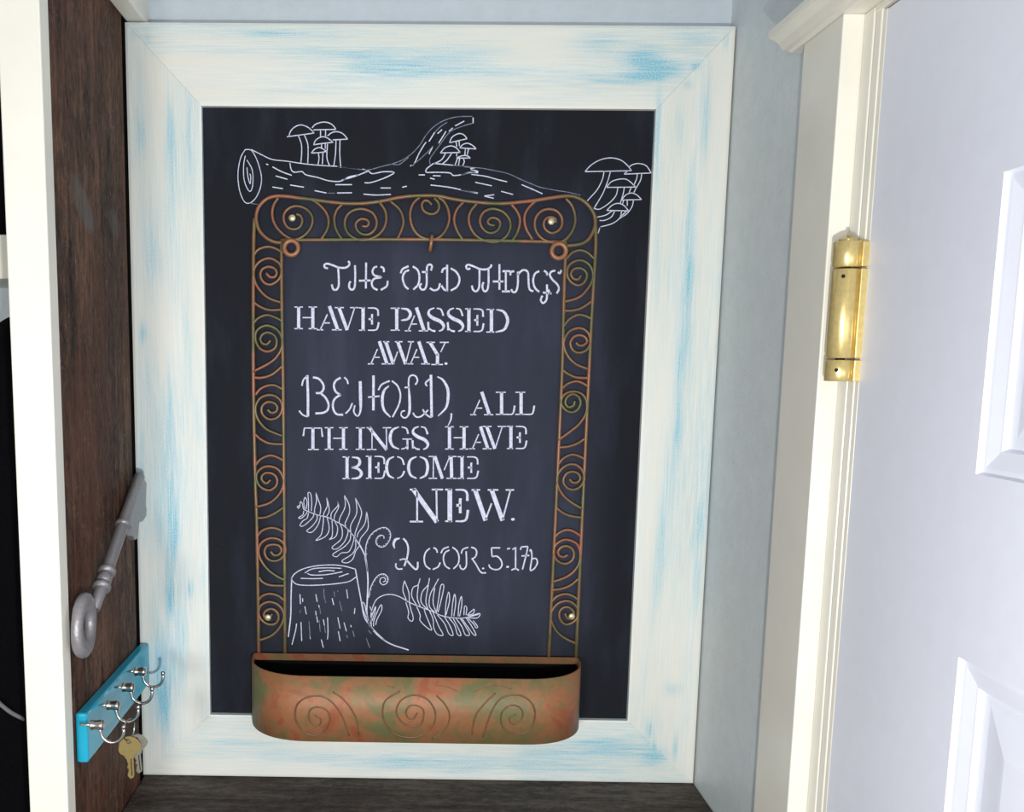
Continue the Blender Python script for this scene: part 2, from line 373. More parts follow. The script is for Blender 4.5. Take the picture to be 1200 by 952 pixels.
# ------------------------------------------------------------------ framed chalkboard
FW_, FH = 0.716, 0.9314; BY = 0.0085                # frame size; the black panel lies a little behind the frame's face
OX0, OX1, OZ0, OZ1 = 0.0888, 0.6278, 0.0835, 0.8380
cb = empty('framed_chalkboard', (0.358, 0.0, 0.0))
tag(cb, 'black chalkboard with chalk verse and drawings in a cream frame rubbed with blue', 'chalkboard')
worn = [  # centre and radii (photo pixels on the frame's face), strength: places where the blue undercoat shows
 (320,40,45,6,.55),(400,62,60,6,.4),(395,40,40,6,.28),(470,78,45,9,.55),(540,62,50,10,.5),(560,85,50,5,.35),(600,100,30,4,.3),(700,52,22,9,.6),(755,66,18,11,.85),(775,80,22,7,.85),
 (720,94,35,6,.5),(755,90,20,4,.65),(812,48,18,8,.35),(350,108,40,3,.22),(260,60,50,5,.18),(815,77,4,3,.8),(806,99,5,4,.7),(851,48,2,6,.7),(156,40,5,5,.35),(173,44,3,5,.5),
 (165,150,8,35,.35),(200,155,4,28,.75),(202,200,8,50,.45),(221,180,4,50,.45),(180,290,10,40,.35),(168,390,4,10,.65),(220,400,4,50,.45),(200,480,4,40,.35),(178,460,12,60,.28),(198,310,14,50,.25),
 (195,560,12,60,.35),(203,630,5,30,.55),(198,690,4,28,.75),(223,690,3,10,.65),(188,590,16,80,.28),(190,790,12,50,.5),(193,830,5,36,.95),(213,770,6,55,.45),(173,830,8,40,.35),(183,790,4,40,.5),(166,540,4,60,.3),
 (828,140,4,36,.75),(797,152,6,22,.4),(770,160,3,45,.55),(845,310,4,60,.25),(808,250,4,40,.45),(807,335,5,36,.8),(800,430,7,40,.65),(795,500,5,40,.5),(770,300,4,60,.25),(785,560,10,40,.3),
 (775,640,7,45,.42),(820,620,5,26,.5),(768,690,6,40,.4),(788,808,9,7,.5),(760,860,5,14,.4),(761.5,855,1.4,7,1.3),(791,875,2,16,.6),(832,560,5,60,.3),(818,690,4,30,.35),
 (285,871,45,4,.55),(330,880,60,7,.35),(380,890,50,6,.35),(480,895,50,6,.55),(540,902,30,4,.5),(640,880,40,5,.55),(720,880,40,8,.8),(765,888,13,9,.9),(700,870,30,5,.5),(600,893,80,7,.35),(250,885,30,6,.3),(767,878,1.3,9,.9),(660,900,60,6,.35)]
WB = []
for u, v, a, b, s_ in worn:
    p = ony(u, v, 0); WB.append((p.x, p.z, a*0.00108, b*0.00108, s_))
def worn_at(co):
    t = 0.0
    for x, z, a, b, s_ in WB:
        q = ((co.x-x)/a)**2 + ((co.z-z)/b)**2
        if q < 9: t += s_*math.exp(-q*0.8)
    return min(1.4, t*1.25)*0.9
def rail(p_out0, p_out1, p_in0, p_in1, mat, along):
    """One mitred frame member: outer edge out0->out1, inner edge in0->in1 (x, z pairs)."""
    nu, nv = along, 30; V = []; Fc = []
    for j in range(nv+1):
        t = j/nv
        a = Vector(p_out0).lerp(Vector(p_in0), t); b = Vector(p_out1).lerp(Vector(p_in1), t)
        for i in range(nu+1):
            p = a.lerp(b, i/nu); lift = 0.0
            if j == 0 or j == nv: lift = 0.0009            # softened arrises
            V.append((p.x, lift, p.y))
    for j in range(nv):
        for i in range(nu):
            k = j*(nu+1)+i; Fc.append((k, k+1, k+nu+2, k+nu+1))
    edge = [i for i in range(nu+1)] + [j*(nu+1)+nu for j in range(1, nv+1)] + [nv*(nu+1)+i for i in range(nu-1, -1, -1)] + [j*(nu+1) for j in range(nv-1, 0, -1)]
    b = len(V); n = len(edge)
    for k in edge: V.append((V[k][0], 0.0195, V[k][2]))
    for k in range(n): Fc.append((edge[k], edge[(k+1) % n], b+(k+1) % n, b+k))
    Fc.append(tuple(b+k for k in range(n)))
    o = mesh('frame_rail', V, Fc, mat); adopt(o, cb)
    at = o.data.attributes.new('worn', 'FLOAT', 'POINT'); at.data.foreach_set('value', [worn_at(v.co) for v in o.data.vertices])
    return o
g = 0.00011
rail((g, FH), (FW_-g, FH), (OX0+g, OZ1), (OX1-g, OZ1), PAINT_H, 220)
rail((g, 0.0004), (FW_-g, 0.0004), (OX0+g, OZ0), (OX1-g, OZ0), PAINT_H, 220)
rail((0, FH-g), (0, g), (OX0, OZ1-g), (OX0, OZ0+g), PAINT_V, 290)
rail((FW_, FH-g), (FW_, g), (OX1, OZ1-g), (OX1, OZ0+g), PAINT_V, 290)
def dust(co):
    x, z = co.x, co.z
    def sm(a, b, t): t = max(0, min(1, (t-a)/(b-a))); return t*t*(3-2*t)
    inside = sm(0.13, 0.22, x)*sm(0.61, 0.53, x)*sm(0.12, 0.24, z)*sm(0.78, 0.66, z)
    return 0.10 + 0.62*inside
bo = grid_slab('board', Vector((OX0-0.004, BY, OZ0-0.004)), Vector((OX1-OX0+0.008, 0, 0)), Vector((0, 0, OZ1-OZ0+0.008)), 40, 56, Vector((0, 0.009, 0)), BOARD, None, dust, 'dust')
adopt(bo, cb)

# ---- chalk: every stroke is a low ridge of chalk on the board
K = 0.00106
class Chalk:
    def __init__(s): s.V = []; s.F = []; s.faint = []; s.soft = False
    def stroke(s, pts, w, n=5):
        """pts: photo pixels; w: width in pixels (number or one per point)."""
        ws = list(w) if isinstance(w, (list, tuple)) else [w]*len(pts)
        P = smooth_path([(p[0], p[1], q) for p, q in zip(pts, ws)], n)
        if len(P) == 2:
            a, b = P; P = [a, tuple((x+y)/2 for x, y in zip(a, b)), b]
        Q = []
        for u, v, q in P:
            p = ony(u, v, BY)
            if not Q or (p-Q[-1][0]).length > 1e-5: Q.append((p, max(q*0.86, 0.5)*K/2))
        if len(Q) < 2: return
        b0 = len(s.V); m = len(Q)
        for i, (p, h) in enumerate(Q):
            t = Q[min(i+1, m-1)][0]-Q[max(i-1, 0)][0]; nn = Vector((-t.z, 0, t.x)).normalized()
            for off, y in ((-1, 0.0), (-0.75, -0.00035), (0.75, -0.00035), (1, 0.0)):
                v = p + nn*(h*off); s.V.append((v.x, BY-0.00005+y, v.z))
        for i in range(m-1):
            for k in range(3):
                a = b0+4*i+k; s.F.append((a, a+1, a+5, a+4))
        f0 = len(s.F)-3*(m-1)
        s.F.append((b0, b0+1, b0+2, b0+3)); e = b0+4*(m-1); s.F.append((e+3, e+2, e+1, e))
        if s.soft: s.faint += range(f0, len(s.F))
    def dot(s, u, v, r):
        s.stroke([(u-r, v), (u, v), (u+r, v)], [r*1.2, r*2, r*1.2], 3)
    def build(s, name, mat=None, label=None):
        o = mesh(name, s.V, s.F, mat or CHALK, bo)
        if s.faint:
            o.data.materials.append(CHALKF)
            for i in s.faint: o.data.polygons[i].material_index = 1
        if label: o['label'] = label
        return o
class Crop:                                        # strokes noted on an enlarged detail: origin and scale back to photo pixels
    def __init__(s, ch, ox, oy, sc): s.c = ch; s.o = (ox, oy, sc)
    def __call__(s, w, *strokes, n=5, soft=False):
        ox, oy, sc = s.o
        s.c.soft = soft
        for st in strokes: s.c.stroke([(ox+x/sc, oy+y/sc) for x, y in st], w, n)
# upright stencil capitals on a unit box (y down); 'T' thick stem, 't' hairline
def arcL(): return ([(.44, .02), (.16, .16), (.06, .5), (.16, .84), (.44, .99)], 'c')
def arcR(): return ([(.58, .02), (.86, .16), (.95, .5), (.86, .84), (.58, .99)], 'c')
def stem(x, a=.18, b=.18): return [([(x, 0), (x, 1)], 'T'), ([(x-a, .015), (x+b, .015)], 't'), ([(x-a, .985), (x+b, .985)], 't')]
GL = {
 'I': stem(.5, .45, .45),
 'H': stem(.2)+stem(.8)+[([(.37, .49), (.74, .49)], 't')],
 'A': [([(.5, .0), (.84, 1)], 'T'), ([(.13, 1), (.42, .34)], 't'), ([(.26, .7), (.52, .7)], 't'), ([(.0, .985), (.26, .985)], 't'), ([(.6, .985), (1, .985)], 't')],
 'V': [([(.17, 0), (.52, 1)], 'T'), ([(.84, 0), (.55, .93)], 't'), ([(0, .015), (.38, .015)], 't'), ([(.64, .015), (1, .015)], 't')],
 'E': stem(.22, .2, .1)+[([(.46, .02), (.8, .03), (.95, .12), (.97, .36)], 'w'), ([(.46, .985), (.8, .98), (.93, .9), (1, .64)], 'w'), ([(.67, .28), (.66, .5), (.67, .74)], 'k'), ([(.5, .5), (.68, .5)], 'k')],
 'P': stem(.3, .28, .14)+[([(.5, .02), (.8, .08), (.93, .28), (.8, .49), (.5, .55)], 'c')],
 'S': [([(.4, .01), (.13, .1), (.08, .28), (.35, .45), (.72, .57), (.93, .75), (.86, .92), (.66, .99)], 's'), ([(.53, .02), (.78, .08), (.92, .34)], 'w'), ([(.04, .60), (.07, .95)], 'k'), ([(.1, .86), (.25, .96), (.46, .99)], 'w')],
 'D': stem(.24, .22, .12)+[([(.46, .02), (.78, .12), (.95, .48), (.8, .87), (.42, .99)], 'c')],
 'W': [([(.08, 0), (.33, 1)], 'T'), ([(.33, .97), (.47, .45)], 't'), ([(.47, 0), (.73, 1)], 'T'), ([(.73, .97), (.92, 0)], 't'), ([(0, .015), (.2, .015)], 't'), ([(.38, .015), (.63, .015)], 't'), ([(.8, .015), (1, .015)], 't')],
 'Y': [([(.15, 0), (.5, .56)], 'T'), ([(.5, .53), (.49, 1)], 'T'), ([(.84, .03), (.64, .44)], 't'), ([(0, .015), (.38, .015)], 't'), ([(.6, .015), (1, .015)], 't'), ([(.22, .985), (.74, .985)], 't')],
 'L': stem(.3, .3, .22)+[([(.52, .985), (.82, .98), (.92, .88), (.98, .6)], 'w')],
 'T': [([(.5, 0), (.5, 1)], 'T'), ([(.26, .985), (.8, .985)], 't'), ([(.05, .03), (.95, .03)], 't'), ([(.07, .04), (.02, .38)], 'w'), ([(.93, .04), (.98, .42)], 'w')],
 'N': [([(.22, .05), (.22, 1)], 't'), ([(0, .985), (.4, .985)], 't'), ([(.1, 0), (.82, 1)], 'T'), ([(.82, 1), (.8, 0)], 't'), ([(0, .015), (.2, .015)], 't'), ([(.66, .015), (1, .015)], 't')],
 'G': [arcL(), ([(.55, .02), (.76, .1), (.83, .32)], 'w'), ([(.8, .56), (.8, 1)], 'k'), ([(.58, .55), (1, .55)], 't'), ([(.54, .99), (.72, .93), (.8, .8)], 't')],
 'B': stem(.24, .22, .12)+[([(.48, .02), (.8, .08), (.86, .3), (.7, .45), (.46, .49)], 'c'), ([(.48, .5), (.8, .56), (.95, .76), (.8, .95), (.46, .99)], 'c')],
 'C': [arcL(), ([(.6, .02), (.84, .12), (.95, .38)], 'w'), ([(.6, .99), (.84, .88), (.97, .66)], 'w')],
 'O': [arcL(), arcR()],
 'M': [([(.17, .03), (.16, 1)], 't'), ([(0, .985), (.3, .985)], 't'), ([(0, .015), (.2, .015)], 't'), ([(.22, 0), (.49, 1)], 'T'), ([(.55, .62), (.75, .02)], 't'), ([(.8, 0), (.82, 1)], 'T'), ([(.63, .985), (1, .985)], 't'), ([(.7, .015), (1, .015)], 't')],
}
def glyph(ch, L, x0, x1, y0, y1):
    h = y1-y0; T, t = .166*h, .064*h
    for pts, k in GL[L]:
        n = len(pts)
        w = {'T': T, 't': t, 'k': T*.62}.get(k)
        if w is None:
            if k == 'c': w = [t+(T*0.95-t)*math.sin(math.pi*i/(n-1))**1.2 for i in range(n)]
            elif k == 's': w = [t+(T*1.05-t)*math.sin(math.pi*i/(n-1))**1.5 for i in range(n)]
            else: w = [t+(T*0.6-t)*i/(n-1) for i in range(n)]
        ch.stroke([(x0+(x1-x0)*x, y0+h*y) for x, y in pts], w, 6)
def word(ch, ox, oy, sc, letters):
    for L, x0, x1, y0, y1 in letters: glyph(ch, L, ox+x0/sc, ox+x1/sc, oy+y0/sc, oy+y1/sc)

c = Chalk(); a = Crop(c, 375, 296, 8); b = Crop(c, 515, 296, 8)
def new_word(label):
    global c, a, b
    c.build('chalk_word', label=label); c = Chalk(); a = Crop(c, *a.o); b = Crop(c, *b.o)
a(2.7, [(75,150),(45,140),(42,115),(70,105),(120,120),(180,142),(240,142),(272,120),(275,95),(262,82)], [(170,145),(175,230),(175,310),(155,348),(125,345),(110,300)],
  [(328,120),(330,220),(325,320),(300,350),(275,330),(275,290),(288,272)], [(432,95),(430,338)], [(365,265),(475,262)],
  [(535,130),(505,145),(492,180),(510,215),(575,232),(510,245),(485,285),(500,330),(540,352)], [(568,132),(595,148),(600,185)], [(635,265),(625,315),(570,352)])
new_word('chalk word The')
a(2.7, [(755,195),(775,155),(830,128)], [(835,165),(795,185),(775,240),(795,310),(830,345)], [(870,130),(915,165),(932,225),(920,300),(875,348)],
  [(1040,170),(1050,130),(1030,112),(1005,130),(1000,200),(1000,290),(985,340),(955,348),(935,320),(950,290)], [(955,182),(1005,185)], [(1030,335),(1070,355),(1110,340),(1125,290)])
b(2.7, [(22,190),(35,155),(65,145)], [(72,115),(72,365)], [(18,310),(45,348),(72,358)], [(105,148),(160,185),(188,250),(165,320),(105,358)])
new_word('chalk word Old')
b(2.7, [(290,150),(262,155),(250,130),(270,115),(320,130),(380,155),(440,158),(480,135),(485,112)], [(375,160),(375,260),(370,330),(345,365),(315,350),(303,310)],
  [(460,160),(460,280),(450,345),(425,365),(405,340),(405,300),(415,280)], [(562,110),(562,350)], [(500,272),(600,272)], [(622,180),(622,362)], [(590,176),(665,175)], [(585,365),(660,365)],
  [(665,215),(668,185),(700,175)], [(735,180),(735,290),(720,360),(690,372),(672,345)], [(735,210),(765,175),(800,165),(830,190),(835,280),(845,345),(880,365)],
  [(935,175),(895,200),(878,265),(895,330),(935,370)], [(980,170),(1005,190),(1010,215)], [(1008,300),(1008,400),(1000,450),(970,475),(950,445),(965,405)], [(970,375),(1050,385)],
  [(1085,170),(1050,180),(1035,210),(1060,255),(1105,300),(1120,340),(1100,385)], [(1110,185),(1130,195),(1142,165)], [(1020,345),(1035,390)])
c.build('chalk_word', label='chalk word Things')
c = Chalk()
word(c, 340, 350, 8.571, [('H',38,275,82,306),('A',268,520,76,318),('V',448,688,88,318),('E',688,890,90,322)])
new_word('chalk word have in the second line')
word(c, 460, 350, 8.571, [('P',-24,196,94,322),('A',125,355,90,328),('S',350,525,92,330),('S',548,718,94,332),('E',725,915,100,334),('D',938,1168,106,340)])
c.build('chalk_word', label='chalk word passed')
c = Chalk()
word(c, 425, 392, 10.909, [('A',65,360,88,382),('W',262,655,90,382),('A',572,862,90,382),('Y',815,1100,98,390)])
c.dot(522.6, 426.3, 1.7); c.build('chalk_word', label='chalk word Away')
c = Chalk(); a = Crop(c, 345, 434, 12); b = Crop(c, 435, 434, 12)
a(2.2, [(105,220),(125,140),(175,85)], [(65,570),(120,630),(190,655)], [(700,100),(740,140),(755,195)], [(815,465),(775,550),(720,610)], [(1035,380),(1200,365)], [(870,640),(835,580),(850,495)])
a(2.9, [(260,100),(340,120),(400,190),(410,260),(370,318),(300,322)], [(370,325),(440,390),(480,480),(465,560),(400,600),(295,608)], [(650,105),(580,150),(555,220),(580,300),(645,348)],
  [(650,345),(570,400),(540,480),(555,570),(600,620),(685,628)])
a(3.5, [(180,70),(190,350),(190,650)], [(1112,75),(1110,565)]); a([4.2,4.2,3,2,2], [(925,155),(930,400),(930,560),(900,640),(865,638)])
b(2.3, [(100,280),(150,200),(260,150)], [(620,205),(650,150),(630,90),(580,70),(535,100),(525,180),(530,240)], [(470,245),(535,240)], [(585,600),(630,655),(690,655),(750,610),(800,560)], [(785,225),(765,180),(820,125)], [(725,550),(760,610),(820,655),(850,660)], [(290,150),(370,220),(410,340),(390,480),(300,660)])
b([1.5,3.4,4,3.2,2], [(250,220),(180,290),(155,420),(180,560),(270,660)]); b([2,3.4,3.6,2.4,2,2,2], [(528,240),(538,380),(540,560),(510,650),(460,670),(420,630),(430,580)]); b(2, [(430,580),(475,570)])
b(3.6, [(840,65),(850,660)]); b([1.5,3,3.9,3.9,3,1.5], [(930,90),(1010,140),(1075,260),(1080,400),(1050,530),(940,645)])
c.stroke([(529, 484.5), (528.3, 492), (525, 499)], [2.4, 2.2, 1.2])
new_word('chalk word behold')
word(c, 520, 450, 10, [('A',310,580,94,366),('L',610,836,95,362),('L',838,1066,95,362)])
c.build('chalk_word', label='chalk word all')
c = Chalk()
word(c, 350, 492, 7.059, [('T',35,200,64,250),('H',212,410,64,248),('I',468,552,65,248),('N',562,765,64,250),('G',745,938,56,246),('S',936,1078,55,248)])
new_word('chalk word things in stencil capitals')
word(c, 520, 450, 10, [('H',10,295,500,768),('A',300,560,500,765),('V',455,732,496,762),('E',735,972,494,762)])
c.build('chalk_word', label='chalk word have after things')
c = Chalk(); word(c, 395, 530, 7.059, [('B',42,210,38,222),('E',235,396,32,220),('C',400,562,34,220),('O',580,758,34,220),('M',758,990,34,220),('E',995,1168,36,220)])
c.build('chalk_word', label='chalk word become')
c = Chalk(); word(c, 475, 568, 8.571, [('N',45,378,46,378),('E',395,630,46,374),('W',665,1092,50,362)]); c.dot(601, 608.8, 2.0)
c.build('chalk_word', label='chalk word new')
c = Chalk(); a = Crop(c, 455, 622, 12); b = Crop(c, 545, 632, 12.63)
a([2,3.6,3.4,1.6], [(160,110),(100,130),(75,190),(90,250)]); a(2.6, [(210,110),(260,170),(280,260),(265,380),(225,500)], [(270,430),(330,500),(385,545),(412,520),(415,440)])
a(2.1, [(160,415),(220,400),(270,430)], [(110,460),(105,500),(135,540),(200,540)], [(585,250),(530,300),(505,390),(525,490),(590,545)], [(635,240),(675,265),(690,310)], [(730,450),(700,510),(625,548)],
  [(740,320),(775,260),(850,228)], [(860,275),(800,310),(775,390),(800,490),(865,540)], [(900,235),(960,280),(995,370),(980,470),(915,540)], [(1025,325),(1050,265),(1125,235)], [(1095,290),(1100,420),(1095,500),(1060,545),(1020,530),(1005,480)])
b(2.1, [(90,120),(150,145),(172,200),(150,265),(95,298)], [(110,300),(160,370),(210,460),(250,500),(310,500)], [(520,130),(390,130)], [(390,130),(400,258)], [(400,260),(470,255),(530,310),(545,390),(500,445),(430,450),(370,420),(352,375)], [(622,148),(665,136)],
  [(700,155),(745,128)], [(748,118),(748,440)], [(685,460),(745,438),(795,463)], [(820,160),(830,116)], [(830,116),(930,110)], [(930,110),(905,230),(850,450)], [(835,250),(950,243)],
  [(955,180),(975,160),(990,270),(970,400),(970,465),(1030,430),(1070,350),(1050,290),(1000,290)])
c.dot(566.2, 666.4, 1.3); c.dot(594.9, 664.6, 1.6); c.build('chalk_word', label='chalk reference reading 2 Cor. 5:17b')

# ---- chalk drawings
c = Chalk()
L1 = (270, 130, 8); L2 = (400, 130, 7.5); L3 = (540, 170, 8.571); L4 = (670, 175, 9.067)
a = Crop(c, *L1)
a(1.2, [(140,362),(100,430),(75,540),(72,650),(90,760),(130,850),(180,865),(235,820),(275,740),(292,640),(275,540),(240,440),(195,370),(140,362)],
  [(140,420),(125,500),(125,620),(145,700),(180,755),(205,720),(212,620),(200,540),(155,460)], [(155,530),(165,620),(185,685),(190,620),(183,590)])
a(1.3, [(195,362),(280,405),(390,455),(530,472),(680,495),(850,512),(1000,520)])
a(1.5, [(558,490),(570,550),(600,575),(670,570),(710,600),(820,625),(920,655),(1030,660),(1110,620),(1200,600)], [(335,498),(355,506)], [(395,525),(480,570),(575,605)], [(425,610),(535,642)], [(395,714),(492,730)], [(560,695),(690,716)],
  [(790,748),(900,770)], [(985,692),(1140,692)], [(1000,770),(1140,768)])
Crop(c, *L1)(1.0, [(180,865),(275,880)], [(910,772),(980,772)], [(1000,520),(1200,545)], soft=True)
a = Crop(c, *L2)
a(1.5, [(0,610),(120,575),(235,530)], [(185,512),(235,528),(275,552),(370,535),(465,542),(380,590),(260,630),(205,632)], [(345,678),(435,678)], [(195,732),(300,740),(435,735)], [(535,672),(575,662)], [(680,563),(735,563)], [(805,570),(872,572)], [(780,590),(820,602)],
  [(785,652),(950,672),(1100,705),(1200,722)], [(605,485),(640,465),(680,380),(720,310),(745,275)], [(770,270),(820,190)], [(845,200),(885,165)], [(855,285),(920,180)], [(945,180),(980,150)], [(770,380),(800,320)], [(1000,132),(1080,90)], [(1158,58),(1158,110)],
  [(810,462),(750,510),(750,540),(830,540),(950,545),(985,568),(1060,560),(1130,540),(1200,545)], [(810,462),(900,470),(980,478)])
Crop(c, *L2)(1.2, [(-25,490),(0,492),(120,508),(230,520),(350,490),(450,465),(540,430),(620,375),(690,300),(740,220),(800,150),(880,95),(970,62),(1050,50),(1150,48)], [(450,470),(510,470),(590,410)], [(615,485),(690,425),(770,350),(805,310)], [(820,190),(870,140),(930,100)],
  [(780,470),(780,420),(850,320),(950,190),(1050,140),(1150,110)], [(980,478),(1060,486),(1130,492)], soft=True)
a = Crop(c, *L3)
a(1.4, [(95,235),(140,230)], [(100,247),(175,268),(80,280),(0,300)], [(105,295),(250,315),(360,345),(465,370)], [(145,375),(310,410)], [(0,450),(170,487)], [(235,512),(335,500)], [(240,515),(330,535)], [(405,465),(525,498)], [(610,398),(720,445),(820,490)])
Crop(c, *L3)(1.1, [(0,210),(60,222),(200,232),(350,260),(480,290),(600,345),(720,395),(800,425),(950,455),(1080,475),(1200,505)], soft=True)
c.build('log_drawing', label='chalk drawing of a fallen log')
c = Chalk(); a = Crop(c, *L1)
a(1.4, [(530,243),(785,208)], [(548,240),(565,190),(605,150),(660,132),(720,150),(765,185),(785,208)], [(638,235),(665,310),(668,400),(660,490)], [(695,228),(725,310),(728,400),(725,492)],
  [(765,160),(800,125),(870,105),(930,115),(970,145),(988,174)], [(988,174),(780,178)], [(845,178),(845,240)], [(892,178),(892,240)], [(910,235),(950,205),(1000,195),(1055,215),(1100,265)], [(1100,265),(960,272)], [(990,275),(985,400),(970,515)], [(1028,270),(1025,400),(1035,535)],
  [(780,318),(800,275),(850,245),(900,250),(965,295)], [(965,295),(870,305),(780,318)], [(855,310),(855,345)], [(890,305),(890,355)], [(910,310),(905,440),(930,515)], [(758,395),(790,360),(840,345),(905,380)], [(905,380),(830,392),(758,395)], [(825,395),(830,450),(820,510)], [(868,388),(862,500)])
c.build('mushroom_drawing', label='chalk mushrooms on the log')
c = Chalk(); a = Crop(c, *L2)
a(1.4, [(950,280),(975,230),(1030,200),(1075,210),(1105,245)], [(1105,245),(950,280)], [(1008,270),(1015,315)], [(1035,265),(1038,310)], [(1040,325),(1070,295),(1110,285),(1155,305),(1185,335)], [(1185,335),(1040,325)], [(1090,335),(1085,390)], [(1118,335),(1105,390)],
  [(870,370),(910,325),(965,308),(1010,325),(1045,365)], [(1045,365),(870,370)], [(915,375),(880,430),(815,465)], [(970,372),(930,430),(890,465)], [(1010,415),(1060,395),(1105,395),(1135,415)], [(1135,415),(1010,415)], [(1020,420),(1000,475)], [(1040,420),(1030,478)], [(1075,420),(1080,450),(1065,485)], [(1012,370),(1015,400)])
c.build('mushroom_drawing', label='chalk mushrooms by the broken branch')
c = Chalk(); a = Crop(c, *L4)
a(1.3, [(140,238),(210,165),(310,110),(420,92),(520,115),(590,170),(635,228)], [(635,228),(140,238)], [(345,230),(325,320),(270,430),(165,548)], [(413,230),(385,330),(330,470),(235,630)], [(605,190),(650,162),(715,152),(790,175),(845,252)], [(845,252),(555,265)], [(555,265),(600,225)],
  [(695,265),(690,310),(660,385)], [(743,265),(730,330),(685,410),(660,460)], [(370,400),(430,340),(530,315),(600,330),(680,402)], [(680,402),(370,405)], [(490,410),(470,490),(400,570),(300,635),(235,630)], [(558,410),(545,480),(515,575)], [(630,410),(610,460)],
  [(530,540),(570,490),(630,465),(690,485),(742,535)], [(742,535),(530,540)], [(655,545),(640,610),(590,680),(510,735)], [(590,545),(590,600)], [(550,545),(540,580)], [(370,650),(430,595),(490,575),(550,595),(605,655)], [(605,655),(370,650)], [(430,655),(360,700),(270,722)],
  [(455,660),(420,720),(350,755),(295,757)], [(530,660),(510,730),(430,790),(305,825)], [(580,660),(520,715)], [(298,835),(280,895)])
c.build('mushroom_drawing', label='chalk mushrooms at the end of the log')
c = Chalk(); S = (330, 650, 8.275); a = Crop(c, *S)
a(1.4, [(100,225),(130,185),(210,140),(340,110),(480,102),(600,112),(715,142)], [(720,220),(660,260),(560,280),(400,295),(250,300),(150,290),(105,255),(100,225)], [(225,180),(300,140),(440,130),(580,135)], [(185,232),(300,235),(400,232)], [(250,185),(300,200),(440,195),(590,168)], [(360,168),(440,155),(515,160)], [(555,218),(650,185)])
a(1.7, [(98,220),(92,400),(88,600),(65,800)], [(716,145),(740,280),(770,440),(800,600),(850,680),(920,760),(1000,835)])
a(1.3, [(178,385),(183,480)], [(225,505),(240,580)], [(332,385),(345,460)], [(330,550),(335,590)], [(490,425),(505,490)], [(630,340),(642,425)], [(705,575),(712,520)], [(145,670),(135,740),(100,875)], [(188,655),(195,840)], [(405,630),(415,690)], [(445,610),(450,740),(445,825)], [(545,610),(567,720)],
  [(605,660),(628,745)], [(550,745),(568,840)], [(385,825),(405,905)], [(275,780),(278,820)], [(670,685),(675,705)], [(340,600),(350,660)], [(360,490),(365,515)], [(203,425),(205,460)])
Crop(c, *S)(1.1, [(410,330),(412,400),(428,470)], [(510,360),(515,410)], [(560,450),(585,550)], [(265,650),(278,800)], [(365,640),(375,750)], [(415,690),(425,760)], [(690,740),(705,800)], [(630,780),(640,810)], [(185,540),(178,565)], [(545,350),(545,365)], [(370,520),(378,575)], soft=True)
Wc = (410, 610, 5.95); Crop(c, *Wc)(1.9, [(120,690),(150,750),(210,815),(290,865),(410,905)])
Crop(c, *S)(1.1, [(820,810),(855,905)], [(840,735),(870,770)], soft=True); c.build('stump_drawing', label='chalk drawing of a tree stump')
c = Chalk(); a = Crop(c, 335, 565, 9.067)
a(1.2, [(185,290),(250,320),(350,355),(440,375),(520,415),(620,470),(700,550),(770,640)],
  [(240,310),(240,200),(235,120),(262,122),(275,210),(270,310)], [(305,330),(305,290),(325,200),(318,112)], [(318,112),(345,190),(370,270),(362,350)], [(400,360),(405,330),(440,250),(432,162)], [(432,162),(450,230),(460,310),(435,365)],
  [(480,400),(485,330),(550,255),(548,205)], [(548,205),(560,270),(520,350),(512,410)], [(565,440),(575,380),(630,260),(622,140)], [(622,140),(670,240),(675,330),(630,440),(640,470)], [(690,550),(690,460),(750,340),(750,240),(738,168)], [(738,168),(800,300),(795,380),(740,530),(735,575)],
  [(755,590),(770,540),(840,440),(858,315)], [(858,315),(872,400),(870,500),(800,590),(780,650)], [(120,262),(150,250),(135,280),(120,262)], [(150,250),(155,210),(175,230),(185,285)], [(200,290),(190,210),(205,165),(225,210),(215,290)],
  [(190,310),(180,350),(135,380),(165,385),(215,340),(225,315)], [(240,330),(225,385),(180,415),(150,462),(190,465),(280,385),(300,335)], [(330,350),(330,400),(280,470),(222,520),(275,535),(340,460),(370,360)], [(400,370),(395,450),(375,560),(318,622),(420,580),(460,500),(440,380)],
  [(490,410),(495,500),(490,580),(460,612),(530,580),(550,490),(520,420)], [(575,445),(600,520),(585,610),(490,695),(540,712),(620,640),(660,540),(650,490)], [(690,545),(680,620),(620,690),(500,768),(540,795),(590,755),(670,740),(715,640),(725,580)], [(740,600),(740,700),(700,770),(595,840),(650,860),(710,820),(740,740),(780,680)])
a(1.9, [(740,605),(790,680),(830,760),(850,820),(868,952)])
a = Crop(c, *Wc)
a(2.0, [(105,255),(120,340),(126,430),(121,560),(118,640),(132,720),(165,770)])
